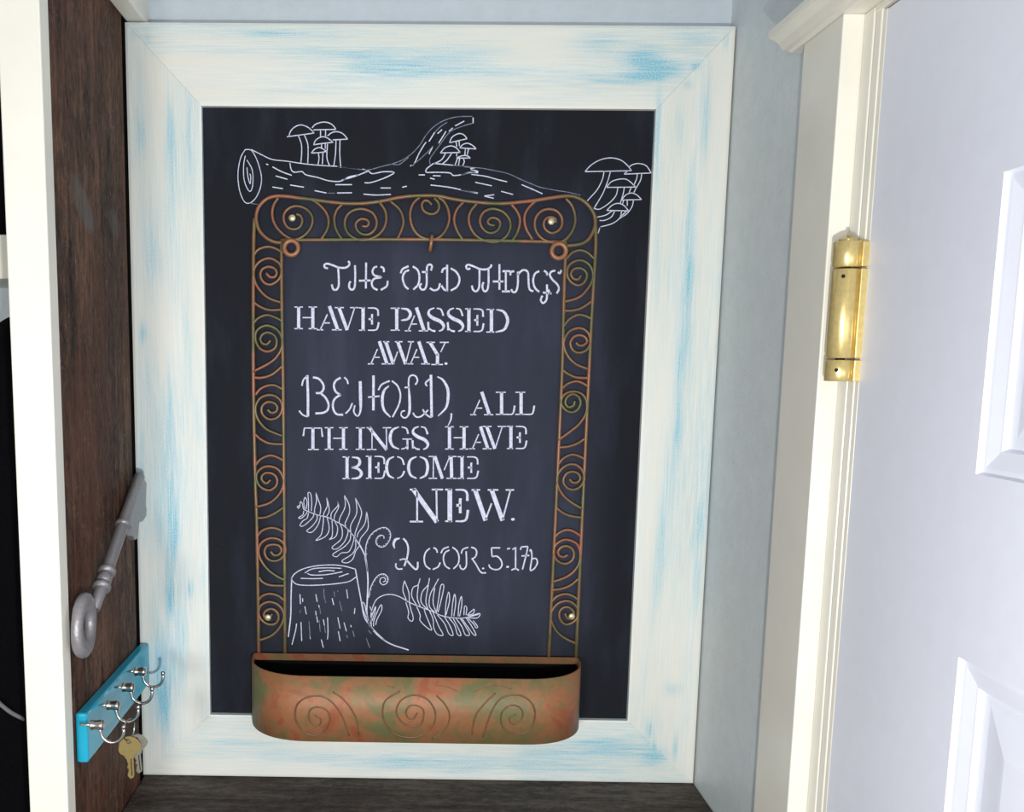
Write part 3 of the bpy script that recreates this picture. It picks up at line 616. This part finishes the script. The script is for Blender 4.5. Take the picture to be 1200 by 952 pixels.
a(1.3, [(112,260),(112,180),(140,110),(190,65),(245,50),(280,80),(280,130),(250,175),(215,187),(185,165),(185,130),(210,105),(235,110),(238,128)], [(130,540),(145,470),(175,410),(205,380),(240,375),(265,400),(260,435),(230,450),(210,430),(215,405),(240,400),(248,420),(232,430)],
  [(145,720),(150,640),(180,560),(230,525),(290,517),(350,535),(410,570),(480,600),(560,630),(640,665),(720,680),(800,680),(900,655)], [(75,565),(100,580),(110,620),(125,700)], [(85,570),(95,630),(120,690)], [(150,740),(150,680),(180,600),(172,650),(155,700)], [(165,740),(170,690),(215,590),(222,625),(190,690),(180,730)], [(140,600),(152,640),(145,700)],
  [(400,570),(370,490),(380,420)], [(380,420),(410,500),(415,570)], [(470,600),(432,530),(440,470),(475,450),(490,405)], [(478,450),(470,540),(490,600)], [(540,620),(497,570),(505,500),(545,450),(555,402)], [(548,450),(530,560),(545,620)], [(600,650),(555,600),(560,520),(590,460),(618,408)], [(592,470),(580,570),(605,650)],
  [(605,640),(620,540),(635,455),(655,455),(645,520),(615,640)], [(665,670),(670,580),(688,500),(695,560),(670,660)], [(710,670),(715,590),(730,515),(738,570),(725,670)], [(755,670),(760,590),(778,530),(780,590),(765,670)], [(795,660),(800,600),(815,610),(810,660)], [(820,660),(865,620),(860,650),(820,665)], [(830,670),(905,650),(890,680),(830,680)],
  [(390,570),(410,640),(405,680),(430,705),(442,680),(425,620),(415,575)], [(465,600),(490,660),(490,700),(540,750),(570,765),(555,720),(530,660),(515,610)], [(555,630),(580,690),(585,750),(610,795),(650,800),(620,740),(595,680),(580,645)], [(610,660),(660,720),(690,790),(720,800),(700,740),(660,675)],
  [(690,680),(730,730),(750,795),(775,800),(750,740),(720,685)], [(740,685),(780,740),(805,798),(835,795),(800,730),(770,685)], [(780,685),(820,740),(860,795),(880,798),(850,740),(810,680)], [(820,680),(860,720),(880,750),(890,740),(860,700)])
for path, d, step in (([(112,260),(112,180),(140,110),(190,65),(245,50),(280,80),(280,130),(250,175),(215,187),(185,165),(185,130),(210,105)], 10, 3), ([(130,540),(145,470),(175,410),(205,380),(240,375),(265,400),(260,435)], 10, 3)):
    Q = smooth_path(path, 6)
    for i in range(2, len(Q)-1, step):
        tx, ty = Q[i+1][0]-Q[i-1][0], Q[i+1][1]-Q[i-1][1]; l = math.hypot(tx, ty)
        a(0.9, [Q[i], (Q[i][0]-ty/l*d, Q[i][1]+tx/l*d)])
c.build('fern_drawing', label='chalk fern fronds and fiddleheads')

# ------------------------------------------------------------------ copper wall planter
WY = 0.0035                                         # wires lie against the board
wp = empty('wall_planter', (0.355, 0.0, 0.165))
tag(wp, 'copper wall planter with wire scroll border and trough, screwed to the chalkboard', 'planter')
def wire(name, crop, pts, r, y=WY, n=5):
    ox, oy, sc = crop
    P = smooth_path([(ox+x/sc, oy+y_/sc) for x, y_ in pts], n)
    return adopt(tube(name, [ony(u, v, y) for u, v in P], r, WIRE, None, 8), wp)
A = (285, 280, 5.6); B = (285, 430, 5.286); C_ = (285, 600, 5.286); D_ = (640, 280, 5.6); E_ = (635, 430, 5.286); F_ = (625, 600, 5.286)
G = (290, 220, 8.571); H = (420, 220, 6.667); I_ = (580, 220, 9.23); O1 = (270, 120, 4.76); PX1 = (0, 0, 1)
RW, RS = 0.0024, 0.0018
# straight uprights and rails
wire('upright', PX1, [(298,256),(297,300),(296.8,440),(299,560),(301,620),(303.5,772)], RW)
wire('upright', PX1, [(329.8,283),(330,350),(331.5,440),(333,600),(334,772)], RW)
wire('upright', PX1, [(663,285),(660.5,360),(658.5,440),(651,605),(643,772)], RW)
wire('upright', PX1, [(697.5,256),(698,290),(694,360),(690,440),(682.3,605),(674.8,772)], RW)
wire('cross_rail', PX1, [(329,281.5),(400,281),(500,280.7),(600,282.5),(664,284)], RW)
top = [(340,553),(270,545),(190,505),(120,430),(88,330),(95,240),(130,170),(200,110),(290,85),(400,88),(520,105),(640,118),(760,135),(900,152),(1010,160)]
top = [(290+x/8.571, 220+y/8.571) for x, y in top]
top += [(420+x/6.667, 220+y/6.667) for x, y in [(50,122),(200,102),(300,80),(420,65),(520,62),(620,65),(720,85),(830,103),(940,115),(1060,124)]]
top += [(580+x/9.23, 220+y/9.23) for x, y in [(150,168),(280,155),(420,140),(560,118),(700,98),(800,90),(880,105),(960,145),(1030,215),(1075,300),(1085,390),(1060,480),(1010,560),(940,605),(860,622),(780,628)]]
wire('top_rail', PX1, top, RW, WY-0.0002)
scrolls = [
 (A, [(150,225),(175,250),(205,250),(220,225),(205,195),(165,183),(125,200),(112,240),(135,285),(180,300),(230,270),(252,215),(235,160),(175,128),(115,145),(75,190),(68,240),(85,300),(130,360),(180,395),(245,417)]),
 (A, [(180,665),(155,692),(125,685),(112,655),(130,625),(165,615),(205,635),(220,675),(205,720),(155,740),(105,715),(80,660),(85,610),(120,578),(165,570),(220,595),(250,640),(255,700),(230,760),(180,810),(65,872)]),
 (B, [(150,265),(175,285),(205,275),(210,245),(185,222),(145,220),(115,250),(120,295),(160,325),(210,315),(238,275),(238,225),(205,185),(155,175),(105,195),(78,240),(78,290),(100,340),(150,390),(245,430)]),
 (B, [(170,700),(145,722),(118,705),(115,678),(140,658),(180,662),(208,690),(205,735),(165,765),(115,750),(85,710),(85,660),(120,625),(165,617),(215,635),(248,690),(245,745),(215,800),(160,845),(78,870)]),
 (C_, [(170,245),(190,268),(220,265),(237,238),(220,210),(180,203),(145,215),(132,250),(150,290),(190,305),(235,290),(262,245),(250,195),(210,167),(160,165),(115,190),(95,235),(105,290),(150,355),(210,400),(262,425)]),
 (C_, [(180,632),(165,655),(140,660),(128,635),(145,610),(180,602),(212,625),(218,665),(195,695),(150,695),(110,665),(95,625),(110,580),(160,558),(215,575),(248,620),(248,670),(220,725),(170,770),(95,798)]),
 (D_, [(230,240),(210,265),(180,262),(162,232),(180,200),(220,192),(255,210),(268,245),(245,290),(205,305),(160,280),(137,230),(150,175),(195,145),(245,145),(290,180),(308,240),(290,300),(240,365),(190,395),(122,412)]),
 (D_, [(195,680),(215,700),(245,698),(268,675),(255,645),(220,632),(180,645),(158,685),(175,730),(215,748),(265,730),(290,680),(280,625),(245,592),(200,587),(150,610),(118,665),(120,720),(150,780),(200,825),(275,855)]),
 (E_, [(205,210),(195,240),(165,250),(145,225),(155,190),(190,170),(225,185),(240,220),(225,260),(190,282),(150,270),(120,230),(128,185),(165,158),(215,155),(255,175),(278,220),(272,290),(230,355),(170,405),(100,455)]),
 (E_, [(170,695),(190,717),(220,715),(238,690),(222,660),(185,650),(150,665),(132,705),(150,745),(190,762),(235,745),(262,700),(252,645),(215,610),(170,605),(125,630),(95,680),(100,740),(135,800),(190,845),(250,880)]),
 (F_, [(212,265),(190,280),(162,272),(152,248),(170,222),(205,212),(240,230),(252,265),(235,305),(195,322),(150,305),(125,260),(135,210),(175,178),(220,175),(270,200),(290,255),(282,320),(245,375),(190,410),(118,435)]),
 (F_, [(195,628),(212,660),(240,655),(250,625),(225,595),(190,592),(162,620),(165,665),(195,697),(235,690),(270,660),(278,610),(250,570),(205,552),(150,570),(112,620),(110,670),(140,735),(190,780),(262,815)]),
 (G, [(310,100),(265,170),(248,250),(262,340),(310,420),(390,490),(470,520),(540,500),(610,440),(650,360),(645,280),(590,215),(500,185),(420,205),(370,260),(365,330),(400,395),(460,418),(520,400),(550,340),(535,285),(490,265)]),
 (O1, [(825,548),(865,610),(865,680),(830,735),(770,765),(710,765),(660,735),(638,690),(645,640),(680,605),(735,595),(790,615),(815,660),(808,705),(775,735),(735,735),(705,710),(700,675),(725,652),(760,655),(772,675),(760,692),(735,690)]),
 (H, [(590,80),(625,120),(628,165),(600,200),(555,205),(510,180),(495,135),(515,103),(545,105),(575,135)]),
 (H, [(930,118),(880,180),(862,240),(875,310),(920,375),(990,415),(1080,425),(1150,385),(1185,320),(1180,250),(1130,190),(1050,165),(980,190),(950,250),(965,310),(1010,350),(1060,350),(1100,315),(1105,265),(1070,238),(1030,240),(1010,268),(1030,290),(1065,295)]),
 (I_, [(765,115),(830,190),(865,290),(865,390),(830,480),(770,555),(700,590),(600,590),(510,550),(450,480),(430,390),(450,310),(510,250),(590,232),(670,255),(720,320),(725,400),(690,460),(620,492),(560,465),(528,410),(540,350),(590,320),(650,335),(660,380)])]
for cr, pts in scrolls: wire('scroll', cr, pts, RS, WY-0.0008)
arcs = [
 (A, [(65,112),(100,70),(160,52),(215,65),(262,95)]), (A, [(65,415),(110,445),(170,467),(255,465)]), (A, [(65,555),(100,520),(155,500),(215,518),(262,545)]), (A, [(65,910),(120,912),(190,890),(262,830)]),
 (B, [(75,175),(105,138),(150,117),(195,115),(245,140)]), (B, [(70,415),(110,450),(165,475),(250,480)]), (B, [(75,612),(105,575),(160,550),(205,558),(250,582)]), (B, [(80,938),(140,932),(200,905),(255,868)]),
 (C_, [(85,155),(115,118),(165,100),(210,105),(262,130)]), (C_, [(98,405),(120,435),(170,455),(262,458)]), (C_, [(90,555),(120,520),(165,508),(215,520),(262,555)]),
 (D_, [(135,130),(170,92),(220,75),(270,90),(320,135)]), (D_, [(120,472),(180,470),(240,450),(305,405)]), (D_, [(115,575),(150,530),(205,500),(255,505),(305,530)]), (D_, [(105,860),(150,890),(200,910),(290,915)]),
 (E_, [(125,135),(160,105),(210,90),(250,100),(290,125)]), (E_, [(100,500),(160,495),(220,475),(272,440)]), (E_, [(98,610),(130,570),(180,545),(225,552),(270,575)]), (E_, [(85,870),(130,905),(180,925),(250,935)]),
 (F_, [(125,165),(160,130),(205,112),(250,122),(300,155)]), (F_, [(112,485),(170,478),(230,455),(285,410)]), (F_, [(110,560),(145,525),(195,510),(240,520),(285,550)]),
 (G, [(640,118),(720,170),(790,250),(815,340),(795,430),(735,525)]), (G, [(955,165),(900,220),(872,300),(880,390),(910,460),(950,520)]), (O1, [(890,550),(945,600),(965,660),(955,710),(930,765)]),
 (H, [(480,75),(430,120),(405,190),(410,270),(440,340),(490,385),(550,402),(620,395),(680,335),(710,250),(700,170),(670,110),(620,72)]),
 (H, [(825,108),(770,170),(748,240),(760,310),(790,370),(820,410)]), (I_, [(175,180),(235,250),(270,340),(260,430),(230,510),(185,575)]), (I_, [(440,145),(370,210),(325,290),(320,370),(345,460),(410,565)])]
for cr, pts in arcs: wire('arc', cr, pts, RS, WY-0.0004)
ex, ez = Vector((1, 0, 0)), Vector((0, 0, 1))
for u, v, R in ((341.3, 290.6, 8.0), (654.8, 294.2, 8.1)):
    V, Fc = ring_geo(ony(u, v, WY-0.003), ex, ez, R*K, 0.0031, 28, 8); adopt(mesh('eyelet', V, Fc, EYELET, None, True), wp)
pc = ony(505, 285, -0.004); V, Fc = ring_geo(pc, Vector((0, 1, 0)), Vector((0.12, 0, 1)).normalized(), 0.0088, 0.0021, 24, 8)
adopt(mesh('hook', V, Fc, EYELET, None, True), wp)
for cr, (x, y) in ((G, (452,308)), (I_, (605,370)), (C_, (155,652)), (F_, (235,645))):
    p = ony(cr[0]+x/cr[2], cr[1]+y/cr[2], WY)
    s_ = adopt(lathe('screw', [(-0.004, 0.0022), (0.0028, 0.0022), (0.0030, 0.0043), (0.0036, 0.0043), (0.0048, 0.0030), (0.0050, 0.0002)], p, (0, -1, 0), SCREW, None, 14), wp)
    lathe('slot', [(0, 0.0001), (0, 0.0011), (0.0004, 0.0011), (0.0004, 0.0001)], p+Vector((0, -0.00485, 0)), (0, -1, 0), DARK, None, 8).parent = s_
# trough: D-shaped plan
TX0, TX1, TZ0, TZ1, TD = 0.1462, 0.5606, 0.0865, 0.1675, 0.0910
YB = -0.0008
def plan(inset=0.0, n=12):
    P = [(TX0+inset, YB-inset)]
    a, b = 0.078-inset, TD-inset                      # elliptical ends
    for i in range(n+1):
        t = math.pi/2*i/n; P.append((TX0+0.078-a*math.cos(t)**0.92, YB-0.012-(b-0.012)*math.sin(t)**0.95 if i else YB-0.012))
    for i in range(n+1):
        t = math.pi/2*(1-i/n); P.append((TX1-0.078+a*math.cos(t)**0.92, YB-0.012-(b-0.012)*math.sin(t)**0.95 if i < n else YB-0.012))
    P.append((TX1-inset, YB-inset)); return P
def shell(name, p, z0, z1, mat, parent, bottom=True, open_back=False):
    n = len(p); V = [(x, y, z0) for x, y in p]+[(x, y, z1) for x, y in p]
    Fc = [(k, (k+1) % n, n+(k+1) % n, n+k) for k in range(n)]
    if bottom: Fc.append(tuple(range(n))[::-1])
    return V, Fc
po, pi = plan(0), plan(0.0016); n = len(po)
V = [(x, y, TZ0) for x, y in po]+[(x, y, TZ1) for x, y in po]+[(x, y, TZ1) for x, y in pi]+[(x, y, TZ0+0.0016) for x, y in pi]
Fc = []
for k in range(n):
    j = (k+1) % n
    for q in range(3): Fc.append((q*n+k, q*n+j, (q+1)*n+j, (q+1)*n+k))
Fc += [tuple(range(n))[::-1], tuple(range(3*n, 4*n))]
tr = mesh('trough', V, Fc, COPPER, None, False); adopt(tr, wp); tr['label'] = 'mottled copper and green trough'
for p_ in tr.data.polygons: p_.use_smooth = abs(p_.normal.z) < 0.3
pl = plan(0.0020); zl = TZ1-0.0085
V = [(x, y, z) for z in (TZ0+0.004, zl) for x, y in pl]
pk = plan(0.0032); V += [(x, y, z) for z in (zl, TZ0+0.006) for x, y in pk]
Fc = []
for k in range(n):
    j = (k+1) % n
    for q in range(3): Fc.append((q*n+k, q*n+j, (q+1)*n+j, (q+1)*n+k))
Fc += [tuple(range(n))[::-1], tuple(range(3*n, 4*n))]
mesh('trough_shade', V, Fc, SHADE, tr)  # added black insert: the trough's inner shadow painted as colour below the rim
# raised scrolls pressed into the trough's front
fy = YB-TD
def emboss(cr, pts, r=0.0011):
    P = smooth_path([(cr[0]+x/cr[2], cr[1]+y/cr[2]) for x, y in pts], 5)
    mesh('embossed_scroll', *tube_geo([ony(u, v, fy+0.0001) for u, v in P], r, 6), AGED, tr, True)
J = (285, 755, 5.714); K_ = (480, 755, 5.714)
emboss(J, [(480,475),(520,505),(510,545),(470,540),(440,495),(450,440),(500,422),(560,445),(582,500),(560,560),(520,600),(460,612),(395,580),(350,500),(360,410),(420,360),(500,347),(570,370),(630,430),(670,500),(710,615)])
emboss(J, [(600,320),(660,360),(720,430),(760,510),(775,610)])
emboss(J, [(1165,460),(1140,500),(1105,495),(1090,455),(1115,415),(1160,412),(1205,440),(1205,500),(1180,545),(1120,550),(1060,520),(1025,455),(1050,385),(1110,347),(1175,345),(1244,380),(1286,460),(1274,540),(1224,590),(1154,625),(1040,615),(980,570),(940,500),(935,430),(960,370),(1050,315)])
emboss(K_, [(180,345),(230,395),(265,460),(260,530),(220,590),(150,635)])
emboss(K_, [(710,470),(670,495),(675,525),(710,535),(750,500),(755,450),(720,415),(665,415),(620,455),(610,510),(630,560),(690,600),(760,600),(820,550),(840,470),(820,400),(760,350),(690,340),(610,365),(560,430),(530,500),(490,625)])
emboss(K_, [(575,330),(510,390),(450,465),(425,540),(418,605)])
emboss(K_, [(185,280),(240,284),(320,315)], 0.0004); emboss(K_, [(430,320),(530,284),(600,279),(680,300)], 0.0004); emboss(J, [(965,280),(1010,292)], 0.0005)

# ------------------------------------------------------------------ skeleton key on the partition
KX = 0.0125
kp = lambda u, v, x=KX: onx(u, v, x)
sk = empty('skeleton_key', kp(97, 735)); tag(sk, 'large grey metal skeleton key hung on the dark wood partition', 'key ornament')
s0, s1 = kp(112, 709), kp(164, 557); ax = (s1-s0).normalized(); Ls = (s1-s0).length
def at(u, v): return (kp(u, v)-s0).dot(ax)
r0 = 0.0070; t1, t2, t3, t4 = at(120, 688), at(125, 672), at(143, 611), Ls
sh_ = adopt(lathe('shaft', [(-0.006, 0.003), (-0.006, 0.0060), (t1, 0.0066), (t3, r0), (t4-0.003, 0.0066), (t4, 0.0045), (t4+0.0005, 0.0002)], s0, ax, PEWTER, None, 18), sk)
for t, w, rr in ((t1-0.002, 0.006, 0.0098), ((t1+t2)/2, 0.011, 0.0082), (t2+0.002, 0.006, 0.0096), (t3, 0.0055, 0.0092)):
    adopt(lathe('collar', [(t-w/2, 0.004), (t-w/2, rr*0.86), (t-w/4, rr), (t+w/4, rr), (t+w/2, rr*0.86), (t+w/2, 0.004)], s0, ax, PEWTER, None, 18), sk)
def flat_tube(name, path, rr, mat, parent, sides):
    V, Fc = tube_geo(path, rr, sides)
    return mesh(name, [(KX+(v.x-KX)*0.80, v.y, v.z) for v in V], Fc, mat, parent, True)
# bow: a thick oval loop lying along the wall
bc = kp(98.5, 733); up = (kp(100.5, 696)-kp(96.5, 770)); hh = up.length/2-0.0075; up.normalize()
side = Vector((1, 0, 0)).cross(up).normalized()
loop = []
for i in range(37):
    t = 2*math.pi*i/36; loop.append(bc + up*(hh*math.cos(t)) + side*(0.0212*math.sin(t)))
adopt(flat_tube('bow', loop, [0.0083+0.0010*math.cos(2*math.pi*i/36*2) for i in range(37)], PEWTER, None, 12), sk)
poly = [(147,617),(151,604),(158,585),(165,563),(168.5,567),(167.5,592),(168.5,597),(168,605),(164,611),(160,612),(159,622),(158,631),(154.5,633),(152,628),(152,618)]
Vb = []
for x in (KX-0.0035, KX+0.0035):
    for u, v in poly:
        p = kp(u, v); Vb.append((x, min(p.y, -0.0015), p.z))
nb = len(poly); Fb = [(k, (k+1) % nb, nb+(k+1) % nb, nb+k) for k in range(nb)]+[tuple(range(nb))[::-1], tuple(range(nb, 2*nb))]
adopt(mesh('bit', Vb, Fb, PEWTER), sk)

# ------------------------------------------------------------------ turquoise key rack with cup hooks
RX = 0.0128; RZ0, RZ1 = 0.1265, 0.1795; RY0, RY1 = -0.2580, -0.0040
kr = empty('key_rack', (0.0, (RY0+RY1)/2, RZ0)); tag(kr, 'turquoise painted wooden key rack with four silver cup hooks on the partition', 'key rack')
adopt(box('backboard', 0.0006, RX, RY0, RY1, RZ0, RZ1, TEAL, None, 0.0024, 3), kr)
hook_px = [(117.5, 850), (136, 827), (153.5, 806), (167.5, 787.5)]
HP = []
def hook_parts():
    """cup hook along +x from the origin: shank, collar, bent wire, ball"""
    V, Fc = tube_geo([(0, 0, 0), (0.0125, 0, 0)], 0.0013, 8)
    col_ = [(0.0110, 0.003), (0.0110, 0.0048), (0.0118, 0.0054), (0.0130, 0.0047), (0.0165, 0.0046), (0.0205, 0.0052), (0.0225, 0.0055), (0.0238, 0.0048), (0.0240, 0.002)]
    Vc, Fcc = tube_geo([(t, 0, 0) for t, _ in col_], [r for _, r in col_], 18)
    R = 0.0118; cx = 0.0205+R
    pts = [(0.0200, 0, -0.003)]+[(cx-R*math.cos(t), 0, -0.0065-R*math.sin(t)) for t in [math.pi*i/16 for i in range(17)]]+[(cx+R, 0, -0.0025)]
    Vh, Fh = tube_geo(pts, 0.0017, 10)
    bt = [(-0.0026, 0.0004), (-0.0020, 0.0017), (0, 0.0026), (0.0020, 0.0017), (0.0026, 0.0004)]
    Vb, Fb = tube_geo([(cx+R, 0, -0.0015+t) for t, _ in bt], [r for _, r in bt], 12)
    return [('shank', V, Fc), ('collar', Vc, Fcc), ('bend', Vh, Fh), ('ball', Vb, Fb)]
HM = {}
for nme, V, Fc in hook_parts():
    o_ = mesh(nme, V, Fc, STEEL, None, True); HM[nme] = o_.data; bpy.data.objects.remove(o_)
for u, v in hook_px:
    p = onx(u, v, RX+0.0175); org = Vector((RX-0.003, p.y, p.z)); HP.append(org)
    hk = bpy.data.objects.new('cup_hook', HM['bend']); COL.objects.link(hk); hk.parent = kr
    hk.matrix_parent_inverse = Matrix.Translation(-kr.location); hk.location = org
    for nme in ('shank', 'collar', 'ball'):
        q = bpy.data.objects.new(nme, HM[nme]); COL.objects.link(q); q.parent = hk

# ------------------------------------------------------------------ keys on the second hook
h2 = HP[1]; bx = h2.x+0.0205+0.0118; low = h2.z-0.0065-0.0118          # lowest inside point of that hook
RR = 0.0110; ring_c = Vector((bx+0.001, h2.y, low+0.0017+0.0009-RR))
V, Fc = ring_geo(ring_c, Vector((0.30, 0.954, 0)), ez, RR, 0.0008, 32, 8)
tag(mesh('key_ring', V, Fc, STEEL, None, True), 'thin silver split ring hanging from a cup hook', 'key ring')
def key_blank(name, mat, scale=1.0, cut=1):
    """flat key in x-z: hole at the origin, blade hanging down"""
    bow_ = [(math.cos(t)*0.0118*(1+0.10*math.cos(3*t+0.6)), -0.0052+math.sin(t)*0.0108) for t in [math.radians(-62+i*(304/30)) for i in range(31)]]
    half = 0.0036
    edge = [(-half*1.5, -0.0165), (-half, -0.0190)]
    zc = -0.0205; teeth = [0.0006, 0.0016, 0.0004, 0.0019, 0.0010, 0.0004]
    for i, t in enumerate(teeth): edge += [(-half+t*cut, zc-0.0030*i-0.0008), (-half+t*cut, zc-0.0030*i-0.0020)]
    edge += [(-0.0006, -0.0410), (half*0.8, -0.0395), (half, -0.0370), (half, -0.0190), (half*1.5, -0.0165)]
    out = [(x*scale, z*scale) for x, z in bow_+edge]
    bm = bmesh.new(); vs = [bm.verts.new((x, -0.0010, z)) for x, z in out]
    hv = [bm.verts.new((0.0026*math.cos(2*math.pi*i/14), -0.0010, 0.0026*math.sin(2*math.pi*i/14))) for i in range(14)]
    ed = [bm.edges.new((vs[i], vs[(i+1) % len(vs)])) for i in range(len(vs))]+[bm.edges.new((hv[i], hv[(i+1) % 14])) for i in range(14)]
    bmesh.ops.triangle_fill(bm, edges=ed, use_beauty=True)
    r = bmesh.ops.extrude_face_region(bm, geom=list(bm.faces))
    for e in r['geom']:
        if isinstance(e, bmesh.types.BMVert): e.co.y += 0.0020
    o = from_bm(name, bm, mat)
    gv, gf = tube_geo([(0.0012*scale, -0.00105, -0.019*scale), (0.0012*scale, -0.00105, -0.0375*scale)], 0.0005, 6)
    mesh('groove', gv, gf, DARK, o)
    return o
low_r = ring_c - Vector((0, 0, RR))
k1 = key_blank('house_key', KEYBRASS, 1.0); k1.location = low_r + Vector((0.0006, -0.0022, -0.0012)); k1.rotation_euler = (math.radians(-4), math.radians(-2), math.radians(12))
tag(k1, 'brass house key hanging in front on the key ring', 'key')
k2_ = key_blank('house_key', m_metal('dull_nickel', srgb(150, 146, 132), 0.4, 0.2, 400, 0.6), 0.97); k2_.location = low_r + Vector((0.0062, 0.0036, -0.0010)); k2_.rotation_euler = (math.radians(3), math.radians(-5), math.radians(30))
tag(k2_, 'silver house key hanging behind the brass key', 'key')

# ------------------------------------------------------------------ neighbouring cubby to the left
sz1, sz0 = ony(6, 275, -0.12).z, ony(6, 327, -0.12).z
cs = box('cubby_shelf', -0.62, -0.0356, -0.12, 0.0235, sz0, sz1, m_plain('white_shelf_paint', srgb(222, 222, 206), 0.45), None, 0.0015)
tag(cs, 'white painted shelf in the cubby left of the partition', 'shelf')
def soft_box(name, x0, x1, y0, y1, z0, z1, mat, seed, amp):
    bm = bmesh.new(); bmesh.ops.create_cube(bm, size=1); bmesh.ops.subdivide_edges(bm, edges=bm.edges, cuts=9, use_grid_fill=True)
    rnd = random.Random(seed); ph = [rnd.uniform(0, 6) for _ in range(6)]
    for v in bm.verts:
        c_ = v.co; rr = 1-0.10*(abs(c_.x*2)**6*abs(c_.y*2)**6)
        x, y, z = c_.x*rr, c_.y*rr, c_.z
        x += amp*math.sin(9*z+ph[0])*0.5*(1 if abs(c_.x) > .4 else .3); y += amp*math.sin(11*x+5*z+ph[1])
        v.co = Vector(((x0+x1)/2+x*(x1-x0), (y0+y1)/2+y*(y1-y0), (z0+z1)/2+z*(z1-z0)))
    for f_ in bm.faces: f_.smooth = True
    return from_bm(name, bm, mat)
bn = soft_box('storage_bin', -0.46, -0.050, -0.105, 0.010, sz1+0.0003, sz1+0.24, BLACK, 3, 0.012)
tag(bn, 'black fabric storage bin standing on the white cubby shelf', 'bin')
# black coat hanging below that shelf
ct = empty('coat', (-0.116, -0.052, FZ+0.35)); tag(ct, 'black coat hanging beneath the cubby shelf', 'coat')
cz = ony(8, 384, -0.05).z
CT = cz+0.012; CX = -0.116; V = []; Fc = []; nr, ns = 30, 28
for i in range(nr+1):
    t = (i/nr)**2.2; drop = t*(CT-FZ-0.36)
    hw = min(0.076, 0.012+0.55*drop**0.75); hd = min(0.055, 0.016+drop*0.6)
    for k in range(ns):
        a_ = 2*math.pi*k/ns; fold = 1+0.10*math.sin(5*a_+1.2)*t+0.05*math.sin(9*a_+4*t)
        V.append((CX+hw*math.cos(a_)*min(fold, 1.02), -0.052+hd*math.sin(a_)*fold, CT-drop))
for i in range(nr):
    for k in range(ns):
        a_ = i*ns+k; b_ = i*ns+(k+1) % ns; Fc.append((a_, b_, b_+ns, a_+ns))
Fc += [tuple(range(ns)), tuple(range(nr*ns, nr*ns+ns))[::-1]]
adopt(mesh('coat_body', V, Fc, BLACK, None, True), ct)
p0, p1 = ony(-14, 812, -0.112), ony(40, 848, -0.100)
adopt(tube('drawstring', smooth_path([p0, (p0+p1)/2+Vector((0, -0.004, -0.003)), p1], 8), 0.0026, GREYCORD, None, 8), ct)
adopt(box('hanging_hook', CX-0.006, CX+0.006, -0.058, 0.0235, CT-0.008, CT+0.004, STEEL, None, 0.002), ct)
